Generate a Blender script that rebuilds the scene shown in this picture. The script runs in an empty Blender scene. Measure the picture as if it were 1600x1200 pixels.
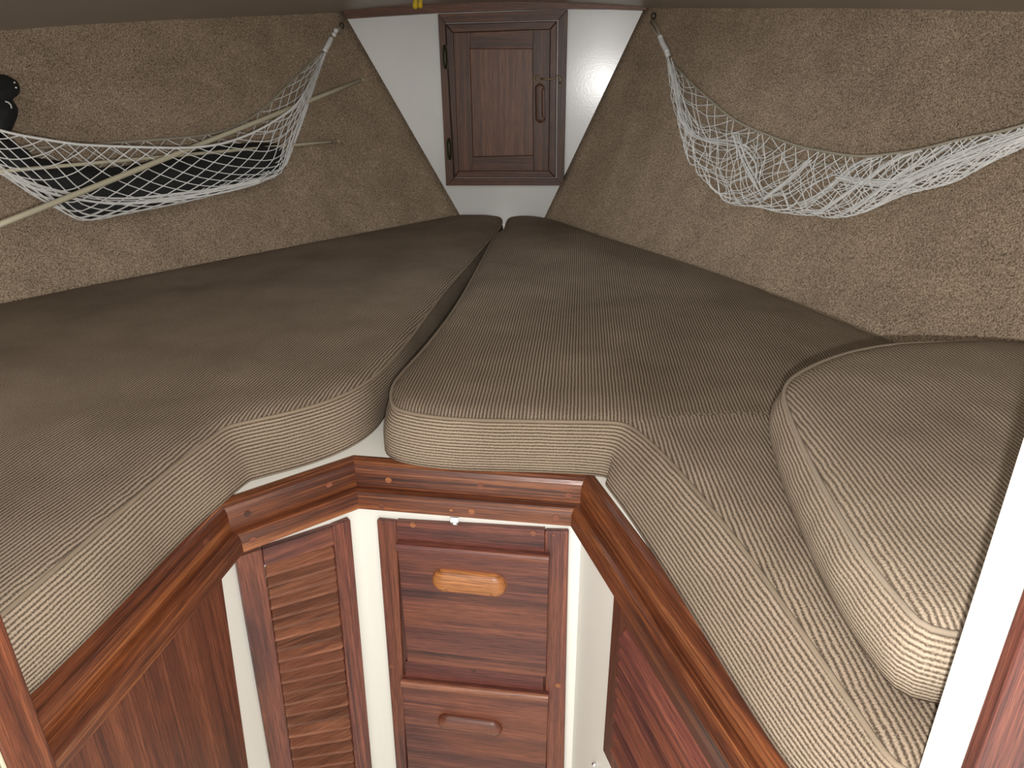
import bpy, bmesh, math, random
import numpy as np
from mathutils import Vector, noise as mnoise
from mathutils.bvhtree import BVHTree
from mathutils.geometry import delaunay_2d_cdt

random.seed(7)
S = bpy.context.scene
COL = S.collection

# ------------------------------------------------------------------ camera
F = 1120.0                      # focal length in pixels of the 1600 px wide frame
TH = math.radians(23.6)         # pitch down
RO = math.radians(-0.3)         # roll
CZ = 1.5
CAM = np.array([0.0, 0.0, CZ])
FW = np.array([0, math.cos(TH), -math.sin(TH)])
UP = np.array([0, math.sin(TH), math.cos(TH)])
RT = np.array([1.0, 0, 0])
cam_data = bpy.data.cameras.new('camera')
cam_data.sensor_width = 36.0
cam_data.lens = F / 1600.0 * 36.0
cam_data.clip_start = 0.02
cam = bpy.data.objects.new('camera', cam_data)
COL.objects.link(cam)
cam.location = CAM
cr, sr = math.cos(RO), math.sin(RO)
cx = RT * cr - UP * sr * -1 * -1      # camera x axis in world (rolled)
cx = RT * cr + UP * sr
cy = -RT * sr + UP * cr
from mathutils import Matrix
m = Matrix(((cx[0], cy[0], -FW[0], CAM[0]), (cx[1], cy[1], -FW[1], CAM[1]), (cx[2], cy[2], -FW[2], CAM[2]), (0, 0, 0, 1)))
cam.matrix_world = m
S.camera = cam

# ------------------------------------------------------------------ light and exposure
w = bpy.data.worlds.new('cabin_daylight')
S.world = w
w.use_nodes = True
bg = w.node_tree.nodes['Background']
bg.inputs[0].default_value = (1.0, 0.97, 0.92, 1)
bg.inputs[1].default_value = 1.1
fl = bpy.data.lights.new('phone_flash', 'POINT')
fl.energy = 27.0
fl.shadow_soft_size = 0.006
fl.color = (1.0, 0.98, 0.96)
flo = bpy.data.objects.new('phone_flash', fl)
COL.objects.link(flo)
flo.location = (0.012, -0.01, CZ - 0.075)
hl_ = bpy.data.lights.new('deck_hatch_daylight', 'AREA')      # daylight through the deck hatch overhead
hl_.shape = 'SQUARE'
hl_.size = 0.5
hl_.energy = 1.3
hl_.color = (0.90, 0.96, 1.0)
hlo = bpy.data.objects.new('deck_hatch_daylight', hl_)
COL.objects.link(hlo)
hlo.location = (0.08, 1.75, CZ + 0.20)
S.view_settings.view_transform = 'Standard'
S.view_settings.look = 'None'
S.view_settings.exposure = 0.75
S.view_settings.gamma = 1.0
S.view_settings.use_curve_mapping = False


# ------------------------------------------------------------------ picture-to-place geometry (used only to work out real positions)
def ray(px, py):
    u = (px - 800) / F
    v = (600 - py) / F
    return FW + u * cx + v * cy


def hz(px, py, z):               # point on the horizontal plane at height z
    r = ray(px, py)
    return CAM + r * ((z - CZ) / r[2])


def hp(px, py, P, n):            # point on a plane
    r = ray(px, py)
    return CAM + r * (np.dot(P - CAM, n) / np.dot(r, n))


def V3(*a):
    return np.array(a, float)


def unit(v):
    return v / np.linalg.norm(v)


# ------------------------------------------------------------------ materials
def new_mat(name):
    mt = bpy.data.materials.new(name)
    mt.use_nodes = True
    nt = mt.node_tree
    return mt, nt, nt.nodes['Principled BSDF']


def nd(nt, t, **kw):
    n = nt.nodes.new(t)
    for k, v in kw.items():
        setattr(n, k, v)
    return n


def ramp(nt, stops, interp='LINEAR'):
    r = nt.nodes.new('ShaderNodeValToRGB')
    r.color_ramp.interpolation = interp
    e = r.color_ramp.elements
    while len(e) < len(stops):
        e.new(0.5)
    for q, (p, c) in zip(e, stops):
        q.position = p
        q.color = (c[0], c[1], c[2], 1) if len(c) == 3 else c
    return r


def srgb(r, g, b):
    f = lambda c: (c / 255 / 12.92) if c / 255 <= 0.04045 else ((c / 255 + 0.055) / 1.055) ** 2.4
    return (f(r), f(g), f(b))


def math_n(nt, op, a=None, b=None):
    n = nt.nodes.new('ShaderNodeMath')
    n.operation = op
    for i, x in enumerate((a, b)):
        if x is None:
            continue
        if isinstance(x, (int, float)):
            n.inputs[i].default_value = x
        else:
            nt.links.new(x, n.inputs[i])
    return n.outputs[0]


def mixc(nt, fac, a, b, mode='MIX'):
    n = nt.nodes.new('ShaderNodeMix')
    n.data_type = 'RGBA'
    n.blend_type = mode
    for sock, x in ((n.inputs[0], fac), (n.inputs[6], a), (n.inputs[7], b)):
        if isinstance(x, (int, float)):
            sock.default_value = x
        elif isinstance(x, tuple):
            sock.default_value = (x[0], x[1], x[2], 1)
        else:
            nt.links.new(x, sock)
    return n.outputs[2]


def wood(name, dark, mid, light, rough=0.38, vs=1.0, wear=0.0, vr=(0.86, 1.16), warm=None):
    mt, nt, b = new_mat(name)
    L = nt.links.new
    uv = nd(nt, 'ShaderNodeUVMap')
    oi = nd(nt, 'ShaderNodeObjectInfo')
    off = nd(nt, 'ShaderNodeVectorMath', operation='SCALE')
    comb = nd(nt, 'ShaderNodeCombineXYZ')
    L(oi.outputs['Random'], comb.inputs[0])
    L(oi.outputs['Random'], comb.inputs[1])
    L(oi.outputs['Random'], comb.inputs[2])
    L(comb.outputs[0], off.inputs[0])
    off.inputs['Scale'].default_value = 37.0
    add = nd(nt, 'ShaderNodeVectorMath', operation='ADD')
    L(uv.outputs[0], add.inputs[0])
    L(off.outputs[0], add.inputs[1])

    def streak(sx, sy, detail, rough_):
        mp = nd(nt, 'ShaderNodeMapping')
        mp.inputs['Scale'].default_value = (sx, sy, 1)
        L(add.outputs[0], mp.inputs[0])
        n = nd(nt, 'ShaderNodeTexNoise')
        n.inputs['Scale'].default_value = 1.0
        n.inputs['Detail'].default_value = detail
        n.inputs['Roughness'].default_value = rough_
        n.inputs['Distortion'].default_value = 0.35
        L(mp.outputs[0], n.inputs[0])
        return n.outputs[0]
    big = streak(1.3 * vs, 58 * vs, 3, 0.55)
    mid_s = streak(4 * vs, 300 * vs, 4, 0.6)
    fine = streak(26 * vs, 1300 * vs, 2, 0.6)
    f1 = math_n(nt, 'MULTIPLY', big, 0.5)
    f2 = math_n(nt, 'MULTIPLY_ADD', mid_s, 0.5)
    nt.links.new(f1, nt.nodes[-1].inputs[2])
    r = ramp(nt, [(0.36, dark), (0.5, mid), (0.64, light)])
    L(f2, r.inputs[0])
    pores = ramp(nt, [(0.38, (0.34, 0.33, 0.33)), (0.52, (0.95, 0.95, 0.95)), (0.66, (1.25, 1.22, 1.18))])
    L(fine, pores.inputs[0])
    col = mixc(nt, 0.75, r.outputs[0], pores.outputs[0], 'MULTIPLY')
    hs = nd(nt, 'ShaderNodeHueSaturation')
    mr = nd(nt, 'ShaderNodeMapRange')
    mr.inputs['To Min'].default_value = vr[0]
    mr.inputs['To Max'].default_value = vr[1]
    L(oi.outputs['Random'], mr.inputs[0])
    L(mr.outputs[0], hs.inputs['Value'])
    L(col, hs.inputs['Color'])
    out = hs.outputs[0]
    if warm:                     # broad change of timber tone along the board
        n = nd(nt, 'ShaderNodeTexNoise')
        n.inputs['Scale'].default_value = 1.0
        n.inputs['Detail'].default_value = 3
        mp = nd(nt, 'ShaderNodeMapping')
        mp.inputs['Scale'].default_value = (3.5, 14, 1)
        L(add.outputs[0], mp.inputs[0])
        L(mp.outputs[0], n.inputs[0])
        rr = ramp(nt, [(0.46, (0, 0, 0)), (0.74, (0.7, 0.7, 0.7))])
        L(n.outputs[0], rr.inputs[0])
        out = mixc(nt, rr.outputs[0], out, mixc(nt, 0.8, warm, pores.outputs[0], 'MULTIPLY'))
    if wear > 0:                 # pale scuffs and dry patches
        n = nd(nt, 'ShaderNodeTexNoise')
        n.inputs['Scale'].default_value = 14
        n.inputs['Detail'].default_value = 5
        mp = nd(nt, 'ShaderNodeMapping')
        mp.inputs['Scale'].default_value = (0.6, 1.6, 1)
        L(add.outputs[0], mp.inputs[0])
        L(mp.outputs[0], n.inputs[0])
        rr = ramp(nt, [(0.58, (0, 0, 0)), (0.75, (1, 1, 1))])
        L(n.outputs[0], rr.inputs[0])
        f = math_n(nt, 'MULTIPLY', rr.outputs[0], wear)
        out = mixc(nt, f, out, srgb(150, 108, 82))
    L(out, b.inputs['Base Color'])
    b.inputs['Roughness'].default_value = rough
    rr2 = nd(nt, 'ShaderNodeMapRange')
    rr2.inputs['To Min'].default_value = rough + 0.16
    rr2.inputs['To Max'].default_value = rough - 0.06
    L(fine, rr2.inputs[0])
    L(rr2.outputs[0], b.inputs['Roughness'])
    bp = nd(nt, 'ShaderNodeBump')
    bp.inputs['Strength'].default_value = 0.22
    bp.inputs['Distance'].default_value = 0.001
    L(fine, bp.inputs['Height'])
    L(bp.outputs[0], b.inputs['Normal'])
    return mt


def plain(name, col, rough=0.5, metal=0.0, bump=0.0, bscale=200, spot=0.0, coat=0.0):
    mt, nt, b = new_mat(name)
    L = nt.links.new
    tc = nd(nt, 'ShaderNodeTexCoord')
    n = nd(nt, 'ShaderNodeTexNoise')
    n.inputs['Scale'].default_value = 4.0
    n.inputs['Detail'].default_value = 6
    L(tc.outputs['Object'], n.inputs[0])
    dk = tuple(c * (1 - spot) for c in col)
    r = ramp(nt, [(0.35, dk), (0.62, col)])
    L(n.outputs[0], r.inputs[0])
    L(r.outputs[0], b.inputs['Base Color'])
    b.inputs['Roughness'].default_value = rough
    b.inputs['Metallic'].default_value = metal
    b.inputs['Coat Weight'].default_value = coat
    if bump:
        n2 = nd(nt, 'ShaderNodeTexNoise')
        n2.inputs['Scale'].default_value = bscale
        n2.inputs['Detail'].default_value = 2
        L(tc.outputs['Object'], n2.inputs[0])
        bp = nd(nt, 'ShaderNodeBump')
        bp.inputs['Strength'].default_value = bump
        bp.inputs['Distance'].default_value = 0.001
        L(n2.outputs[0], bp.inputs['Height'])
        L(bp.outputs[0], b.inputs['Normal'])
    return mt


def corduroy(name, groove, rib_c, period=0.0058):
    mt, nt, b = new_mat(name)
    L = nt.links.new
    uv = nd(nt, 'ShaderNodeUVMap')
    sep = nd(nt, 'ShaderNodeSeparateXYZ')
    L(uv.outputs[0], sep.inputs[0])
    tc = nd(nt, 'ShaderNodeTexCoord')
    wob = nd(nt, 'ShaderNodeTexNoise')
    wob.inputs['Scale'].default_value = 28
    wob.inputs['Detail'].default_value = 3
    L(uv.outputs[0], wob.inputs[0])
    k = 2 * math.pi / period
    ph = math_n(nt, 'MULTIPLY', sep.outputs[0], k)
    wv = math_n(nt, 'MULTIPLY', wob.outputs[0], 2.6)
    ph2 = math_n(nt, 'ADD', ph, wv)
    sn = math_n(nt, 'SINE', ph2)
    h = math_n(nt, 'MULTIPLY_ADD', sn, 0.5)
    nt.nodes[-1].inputs[2].default_value = 0.5
    fl_ = nd(nt, 'ShaderNodeTexNoise')
    fl_.inputs['Scale'].default_value = 480
    fl_.inputs['Detail'].default_value = 3
    fl_.inputs['Roughness'].default_value = 0.7
    L(uv.outputs[0], fl_.inputs[0])
    fm = math_n(nt, 'SUBTRACT', fl_.outputs[0], 0.5)
    fm = math_n(nt, 'MULTIPLY', fm, 2.4)
    hh = math_n(nt, 'ADD', h, fm)
    r = ramp(nt, [(0.05, groove), (0.62, rib_c), (1.0, tuple(min(1, c * 1.25) for c in rib_c))])
    L(hh, r.inputs[0])
    big = nd(nt, 'ShaderNodeTexNoise')
    big.inputs['Scale'].default_value = 5
    big.inputs['Detail'].default_value = 4
    L(tc.outputs['Object'], big.inputs[0])
    br = ramp(nt, [(0.32, (0.66, 0.64, 0.62)), (0.66, (1.0, 1.0, 1.0))])
    L(big.outputs[0], br.inputs[0])
    col = mixc(nt, 0.8, r.outputs[0], br.outputs[0], 'MULTIPLY')
    L(col, b.inputs['Base Color'])
    b.inputs['Roughness'].default_value = 0.95
    b.inputs['Specular IOR Level'].default_value = 0.15
    b.inputs['Sheen Weight'].default_value = 0.0
    b.inputs['Sheen Roughness'].default_value = 0.5
    bp = nd(nt, 'ShaderNodeBump')
    bp.inputs['Strength'].default_value = 0.6
    bp.inputs['Distance'].default_value = 0.0016
    L(hh, bp.inputs['Height'])
    L(bp.outputs[0], b.inputs['Normal'])
    return mt


def carpet(name, dark, light):
    mt, nt, b = new_mat(name)
    L = nt.links.new
    tc = nd(nt, 'ShaderNodeTexCoord')
    mp = nd(nt, 'ShaderNodeMapping')
    mp.inputs['Rotation'].default_value = (0.0, 0.5, 0.6)
    mp.inputs['Scale'].default_value = (1.0, 1.0, 0.7)
    L(tc.outputs['Object'], mp.inputs[0])
    n = nd(nt, 'ShaderNodeTexNoise')
    n.inputs['Scale'].default_value = 360
    n.inputs['Detail'].default_value = 4
    n.inputs['Roughness'].default_value = 0.75
    L(mp.outputs[0], n.inputs[0])
    n2 = nd(nt, 'ShaderNodeTexNoise')
    n2.inputs['Scale'].default_value = 9
    n2.inputs['Detail'].default_value = 6
    n2.inputs['Roughness'].default_value = 0.65
    L(tc.outputs['Object'], n2.inputs[0])
    r = ramp(nt, [(0.38, dark), (0.62, light)])
    L(n.outputs[0], r.inputs[0])
    r2 = ramp(nt, [(0.3, (0.72, 0.70, 0.68)), (0.68, (1.05, 1.03, 1.0))])
    L(n2.outputs[0], r2.inputs[0])
    col = mixc(nt, 0.85, r.outputs[0], r2.outputs[0], 'MULTIPLY')
    L(col, b.inputs['Base Color'])
    b.inputs['Roughness'].default_value = 1.0
    b.inputs['Specular IOR Level'].default_value = 0.1
    bp = nd(nt, 'ShaderNodeBump')
    bp.inputs['Strength'].default_value = 0.8
    bp.inputs['Distance'].default_value = 0.003
    L(n.outputs[0], bp.inputs['Height'])
    L(bp.outputs[0], b.inputs['Normal'])
    return mt


M = {}
M['teak'] = wood('teak_moulding', srgb(38, 17, 10), srgb(86, 44, 26), srgb(140, 86, 50), 0.27, warm=srgb(122, 66, 34))
M['mahogany'] = wood('mahogany_front', srgb(52, 25, 22), srgb(92, 48, 41), srgb(128, 75, 57), 0.38, warm=srgb(128, 72, 45))
M['lip'] = wood('lit_lip', srgb(96, 56, 40), srgb(136, 86, 62), srgb(160, 110, 80), 0.32)  # paler wood, paints the highlight on the lower drawer's lip
M['rail'] = wood('dark_rail', srgb(60, 28, 25), srgb(88, 44, 38), srgb(108, 60, 50), 0.42)
M['slat'] = wood('louvre_slat', srgb(100, 58, 40), srgb(122, 74, 51), srgb(142, 92, 66), 0.5, vr=(0.68, 1.18))
M['panel'] = wood('plywood_panel', srgb(60, 27, 16), srgb(90, 46, 28), srgb(120, 68, 43), 0.42, 0.9)
M['locker'] = wood('locker_mahogany', srgb(58, 33, 20), srgb(88, 53, 33), srgb(116, 73, 46), 0.4, 0.8, 0.22)
M['lockerpanel'] = wood('locker_panel', srgb(80, 46, 26), srgb(112, 70, 43), srgb(142, 94, 58), 0.38, 0.8, 0.25)
M['pull_light'] = wood('pale_pull', srgb(136, 78, 40), srgb(170, 108, 58), srgb(190, 128, 76), 0.33)
M['pull_dark'] = wood('brown_pull', srgb(84, 42, 28), srgb(112, 62, 44), srgb(136, 82, 60), 0.30)
M['casing'] = wood('casing_mahogany', srgb(54, 25, 20), srgb(82, 41, 32), srgb(108, 61, 46), 0.4)
M['plug_dark'] = wood('plug_dark', srgb(54, 26, 18), srgb(70, 36, 25), srgb(88, 46, 32), 0.45)
M['plug_light'] = wood('plug_light', srgb(130, 76, 42), srgb(156, 96, 56), srgb(170, 108, 66), 0.4)
M['plug_mid'] = wood('plug_mid', srgb(96, 52, 34), srgb(118, 66, 44), srgb(134, 78, 52), 0.4)
M['white'] = plain('cream_gelcoat', srgb(222, 220, 211), 0.38, bump=0.05, bscale=60, spot=0.02)
M['bulkhead'] = plain('white_bulkhead_paint', srgb(222, 222, 219), 0.2, bump=0.10, bscale=150, spot=0.07)
M['vinyl'] = plain('grey_brown_headliner', srgb(160, 150, 138), 0.42, bump=0.15, bscale=300, spot=0.08)
M['carpet'] = carpet('brown_carpet_liner', srgb(98, 83, 68), srgb(212, 191, 166))
M['cord'] = corduroy('brown_corduroy', srgb(83, 70, 57), srgb(150, 134, 116))
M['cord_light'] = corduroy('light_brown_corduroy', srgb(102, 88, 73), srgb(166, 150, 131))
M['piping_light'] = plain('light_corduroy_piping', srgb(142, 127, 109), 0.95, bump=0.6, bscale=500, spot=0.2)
M['piping'] = plain('corduroy_piping', srgb(128, 112, 93), 0.95, bump=0.6, bscale=500, spot=0.2)
M['net'] = plain('white_nylon_cord', srgb(236, 236, 233), 0.6, bump=0.5, bscale=900, spot=0.08)
M['edgecord'] = plain('grey_nylon_edge_cord', srgb(168, 160, 142), 0.6, bump=0.4, bscale=900, spot=0.1)
M['black'] = plain('black_bag_cloth', srgb(32, 34, 34), 0.75, bump=0.5, bscale=400, spot=0.3)
M['rod'] = plain('cream_plastic_rod', srgb(204, 196, 170), 0.45, spot=0.08)
M['bronze'] = plain('tarnished_bronze', srgb(70, 66, 48), 0.45, metal=0.7, bump=0.2, bscale=300, spot=0.4)
M['brass'] = plain('dull_brass_hook', srgb(150, 126, 96), 0.35, metal=0.9, spot=0.3)
M['chrome'] = plain('chrome_catch', srgb(225, 228, 232), 0.12, metal=1.0)
M['darkmetal'] = plain('dark_hook_metal', srgb(48, 44, 38), 0.4, metal=0.8, spot=0.3)
M['yellow'] = plain('yellow_line', srgb(226, 190, 40), 0.6, bump=0.4, bscale=600, spot=0.25)
M['sole'] = plain('cabin_sole_white', srgb(226, 224, 214), 0.45, spot=0.04)
M['pale'] = plain('pale_edge_sealant', srgb(188, 182, 158), 0.6, spot=0.3)

# ------------------------------------------------------------------ object helpers
WL = {}


class MB:
    def __init__(self):
        self.v = []
        self.f = []
        self.uv = []           # one list of uv per face

    def face(self, pts, uvs=None):
        i0 = len(self.v)
        self.v.extend([tuple(p) for p in pts])
        self.f.append(list(range(i0, i0 + len(pts))))
        self.uv.append(uvs or [(p[0], p[1]) for p in pts])

    def add(self, verts, faces, uvs=None):
        i0 = len(self.v)
        self.v.extend([tuple(p) for p in verts])
        for k, f in enumerate(faces):
            self.f.append([i + i0 for i in f])
            if uvs is None:
                self.uv.append([(verts[i][0] + verts[i][2], verts[i][1]) for i in f])
            else:
                self.uv.append(uvs[k])


def link(name, data, parent, world):
    o = bpy.data.objects.new(name, data)
    COL.objects.link(o)
    WL[o] = np.array(world, float)
    if parent is not None:
        o.parent = parent
        o.location = tuple(WL[o] - WL[parent])
    else:
        o.location = tuple(world)
    return o


def obj(name, mb, mat, parent=None, smooth=False, bevel=0.0, merge=True, origin=None, seg=2):
    vs = np.array(mb.v)
    if origin is None:
        lo, hi = vs.min(0), vs.max(0)
        origin = V3((lo[0] + hi[0]) / 2, (lo[1] + hi[1]) / 2, lo[2])
    me = bpy.data.meshes.new(name)
    me.from_pydata([tuple(p) for p in vs - origin], [], mb.f)
    uvl = me.uv_layers.new(name='UVMap')
    flat = [c for fu in mb.uv for p in fu for c in p]
    uvl.data.foreach_set('uv', flat)
    bm = bmesh.new()
    bm.from_mesh(me)
    if merge:
        bmesh.ops.remove_doubles(bm, verts=bm.verts, dist=1e-5)
        bmesh.ops.recalc_face_normals(bm, faces=bm.faces)
    bm.to_mesh(me)
    bm.free()
    me.materials.append(mat)
    if smooth:
        me.polygons.foreach_set('use_smooth', [True] * len(me.polygons))
    me.update()
    o = link(name, me, parent, origin)
    if bevel:
        b = o.modifiers.new('edge', 'BEVEL')
        b.width = bevel
        b.segments = seg
        b.limit_method = 'ANGLE'
        b.angle_limit = math.radians(40)
    return o


def root(name, loc, label, cat, group=None, kind=None):
    o = link(name, None, None, loc)
    o.empty_display_size = 0.05
    tag(o, label, cat, group, kind)
    return o


def tag(o, label=None, cat=None, group=None, kind=None):
    if label:
        o['label'] = label
    if cat:
        o['category'] = cat
    if group:
        o['group'] = group
    if kind:
        o['kind'] = kind
    return o


def prism(mb, front, n, thick, grain):
    """closed prism: front polygon (list of points), extruded backwards along -n; uv with the grain along `grain`."""
    n = np.array(n)
    g = unit(np.array(grain) - n * np.dot(grain, n))
    c = np.cross(n, g)
    back = [p - n * thick for p in front]
    k = len(front)
    uvf = lambda p: (float(np.dot(p, g)), float(np.dot(p, c) + np.dot(p, n)))
    mb.face(front, [uvf(p) for p in front])
    mb.face(back[::-1], [uvf(p) for p in back[::-1]])
    for i in range(k):
        j = (i + 1) % k
        q = [front[j], front[i], back[i], back[j]]
        mb.face(q, [uvf(p) for p in q])


class Plane:
    def __init__(self, P, n):
        self.P, self.n = np.array(P, float), unit(np.array(n, float))

    def at(self, px, py, w=0.0):
        return hp(px, py, self.P + self.n * w, self.n)

    def box(self, mb, pxs, w, thick, grain):
        prism(mb, [self.at(x, y, w) for x, y in pxs], self.n, thick, grain)


def box_w(mb, lo, hi, grain=(0, 0, 1), rot=0.0, piv=None):
    lo, hi = np.array(lo, float), np.array(hi, float)
    pts = [V3(x, y, hi[2]) for x, y in ((lo[0], lo[1]), (hi[0], lo[1]), (hi[0], hi[1]), (lo[0], hi[1]))]
    if rot:
        c, s = math.cos(rot), math.sin(rot)
        pts = [V3(piv[0] + c * (p[0] - piv[0]) - s * (p[1] - piv[1]), piv[1] + s * (p[0] - piv[0]) + c * (p[1] - piv[1]), p[2]) for p in pts]
    k = 4
    back = [p - V3(0, 0, hi[2] - lo[2]) for p in pts]
    g = unit(np.array(grain, float))
    a = V3(1, 0, 0) if abs(g[0]) < 0.9 else V3(0, 1, 0)
    c1 = unit(np.cross(g, a))
    c2 = np.cross(g, c1)
    uvf = lambda p: (float(p @ g), float(p @ c1 + p @ c2))
    mb.face(pts, [uvf(p) for p in pts])
    mb.face(back[::-1], [uvf(p) for p in back[::-1]])
    for i in range(4):
        j = (i + 1) % 4
        q = [pts[j], pts[i], back[i], back[j]]
        mb.face(q, [uvf(p) for p in q])


def tube(mb, pts, r, sides=8, closed=False, cap=True):
    pts = [np.array(p, float) for p in pts]
    n = len(pts)
    rad = r if hasattr(r, '__len__') else [r] * n
    ref = None
    rings = []
    for i in range(n):
        if closed:
            t = pts[(i + 1) % n] - pts[i - 1]
        else:
            t = pts[min(i + 1, n - 1)] - pts[max(i - 1, 0)]
        L = np.linalg.norm(t)
        t = t / L if L > 1e-9 else V3(0, 0, 1)
        if ref is None:
            a = V3(0, 0, 1) if abs(t[2]) < 0.9 else V3(1, 0, 0)
            ref = unit(np.cross(t, a))
        ref = ref - t * (ref @ t)
        ref = unit(ref)
        b = np.cross(t, ref)
        rings.append([pts[i] + rad[i] * (math.cos(2 * math.pi * k / sides) * ref + math.sin(2 * math.pi * k / sides) * b) for k in range(sides)])
    verts = [p for rg in rings for p in rg]
    faces, uvs = [], []
    acc = 0.0
    for i in range(n if closed else n - 1):
        j = (i + 1) % n
        d = float(np.linalg.norm(pts[j] - pts[i]))
        for k in range(sides):
            l = (k + 1) % sides
            faces.append([i * sides + k, i * sides + l, j * sides + l, j * sides + k])
            uvs.append([(acc, k * .003), (acc, (k + 1) * .003), (acc + d, (k + 1) * .003), (acc + d, k * .003)])
        acc += d
    if cap and not closed:
        faces.append(list(range(sides))[::-1])
        uvs.append([(0, 0)] * sides)
        faces.append([(n - 1) * sides + k for k in range(sides)])
        uvs.append([(0, 0)] * sides)
    mb.add(verts, faces, uvs)


def ball(mb, c, r, seg=10, rings=6, sq=(1, 1, 1)):
    verts, faces = [], []
    for i in range(rings + 1):
        a = math.pi * i / rings
        for k in range(seg):
            b = 2 * math.pi * k / seg
            verts.append(np.array(c) + r * V3(math.sin(a) * math.cos(b) * sq[0], math.sin(a) * math.sin(b) * sq[1], math.cos(a) * sq[2]))
    for i in range(rings):
        for k in range(seg):
            l = (k + 1) % seg
            faces.append([i * seg + k, (i + 1) * seg + k, (i + 1) * seg + l, i * seg + l])
    mb.add(verts, faces)


def disc_plug(mb, c, n, r, h=0.0012, k=14):
    n = unit(n)
    a = unit(np.cross(n, V3(0, 0, 1)))
    b = np.cross(n, a)
    prism(mb, [c + n * h + r * (math.cos(2 * math.pi * i / k) * a + math.sin(2 * math.pi * i / k) * b) for i in range(k)], n, h + 0.002, a)


def resample(P, step, closed=False):
    P = [np.array(p, float) for p in P]
    if closed:
        P = P + [P[0]]
    d = [0.0]
    for a, b in zip(P[:-1], P[1:]):
        d.append(d[-1] + float(np.linalg.norm(b - a)))
    n = max(2, int(round(d[-1] / step)))
    ts = np.linspace(0, d[-1], n + 1)
    if closed:
        ts = ts[:-1]
    A = np.array(P)
    return np.stack([np.interp(ts, d, A[:, k]) for k in range(A.shape[1])], 1)


def chaikin(P, it=2, closed=True):
    P = np.array(P, float)
    for _ in range(it):
        Q = np.roll(P, -1, 0)
        if closed:
            P = np.stack([0.75 * P + 0.25 * Q, 0.25 * P + 0.75 * Q], 1).reshape(-1, P.shape[1])
        else:
            a, b = P[:-1], P[1:]
            N = np.stack([0.75 * a + 0.25 * b, 0.25 * a + 0.75 * b], 1).reshape(-1, P.shape[1])
            P = np.vstack([P[:1], N, P[-1:]])
    return P


# ------------------------------------------------------------------ main measures
ZB = CZ - 0.60                   # berth platform top
ZT = ZB + 0.09                   # top of the main cushions
Z2 = ZT + 0.085                  # top of the loose cushion
AX = math.radians(6.7)           # heading of the boat's centreline
AN = V3(math.sin(AX), math.cos(AX), 0)      # forward
AS = V3(math.cos(AX), -math.sin(AX), 0)     # starboard
BD = 2.80                        # forward bulkhead distance along AN
FLOOR = 0.0
BULK = Plane(CAM + AN * BD, -AN)             # forward bulkhead face (normal towards the camera)

# ------------------------------------------------------------------ hull sides
off_l = V3(-0.73, 0.69, 0)
BL0 = [BULK.at(720, 333)] + [hz(x, y, ZT) for x, y in ((690, 338), (520, 370), (350, 402), (175, 436), (0, 470))]
dl = unit(BL0[-1] - BL0[1])
OL = V3(dl[1], -dl[0], 0)
if OL[0] > 0:
    OL = -OL
TL0 = BULK.at(538, 16)
offL = (TL0 - BL0[1]) @ OL
pl_top_l = Plane(BL0[1] + OL * offL, -OL)
TL = [TL0] + [pl_top_l.at(x, y) for x, y in ((400, 22), (270, 27), (130, 34), (0, 44))]

BR0 = [BULK.at(850, 336)] + [hz(x, y, ZT) for x, y in ((866, 340), (930, 362), (1100, 415), (1250, 468), (1420, 537))]
TR0 = BULK.at(1005, 9)
dr = unit(V3(0.445, -0.896, 0))
OR = V3(0.896, 0.445, 0)
pl_top_r = Plane(TR0, -OR)
TR = [TR0] + [pl_top_r.at(x, y) for x, y in ((1150, 9), (1300, 8), (1450, 9), (1600, 13))]


def extend(P, targets):
    return P + targets


BL0 = [p.copy() for p in BL0]
BR0 = [p.copy() for p in BR0]
for L_ in (BL0, BR0):
    for p in L_:
        p[2] = ZT
e = BL0[-1]
BLf = BL0 + [e + V3(-0.30, -0.42, 0), e + V3(-0.50, -0.80, 0), e + V3(-0.6, -1.10, 0)]
e = TL[-1]
TLf = TL + [e + V3(-0.32, -0.42, -0.03), e + V3(-0.55, -0.85, -0.05), e + V3(-0.66, -1.20, -0.06)]
e = BR0[-1]
BRf = BR0 + [e + V3(0.10, -0.36, 0), e + V3(0.16, -0.75, 0), e + V3(0.19, -1.05, 0)]
e = TR[-1]
TRf = TR + [e + V3(0.14, -0.36, -0.02), e + V3(0.22, -0.75, -0.03), e + V3(0.26, -1.30, -0.05)]


def curve_t(P, n):
    P = np.array(P)
    d = np.concatenate([[0], np.cumsum(np.linalg.norm(np.diff(P, axis=0), axis=1))])
    d /= d[-1]
    t = np.linspace(0, 1, n)
    Q = np.stack([np.interp(t, d, P[:, k]) for k in range(3)], 1)
    for _ in range(3):          # soften the joints, ends fixed
        Q[1:-1] = 0.25 * Q[:-2] + 0.5 * Q[1:-1] + 0.25 * Q[2:]
    return Q


NT, NS = 60, 26
hull_bvh = {}
HULLTOP = {}


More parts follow.
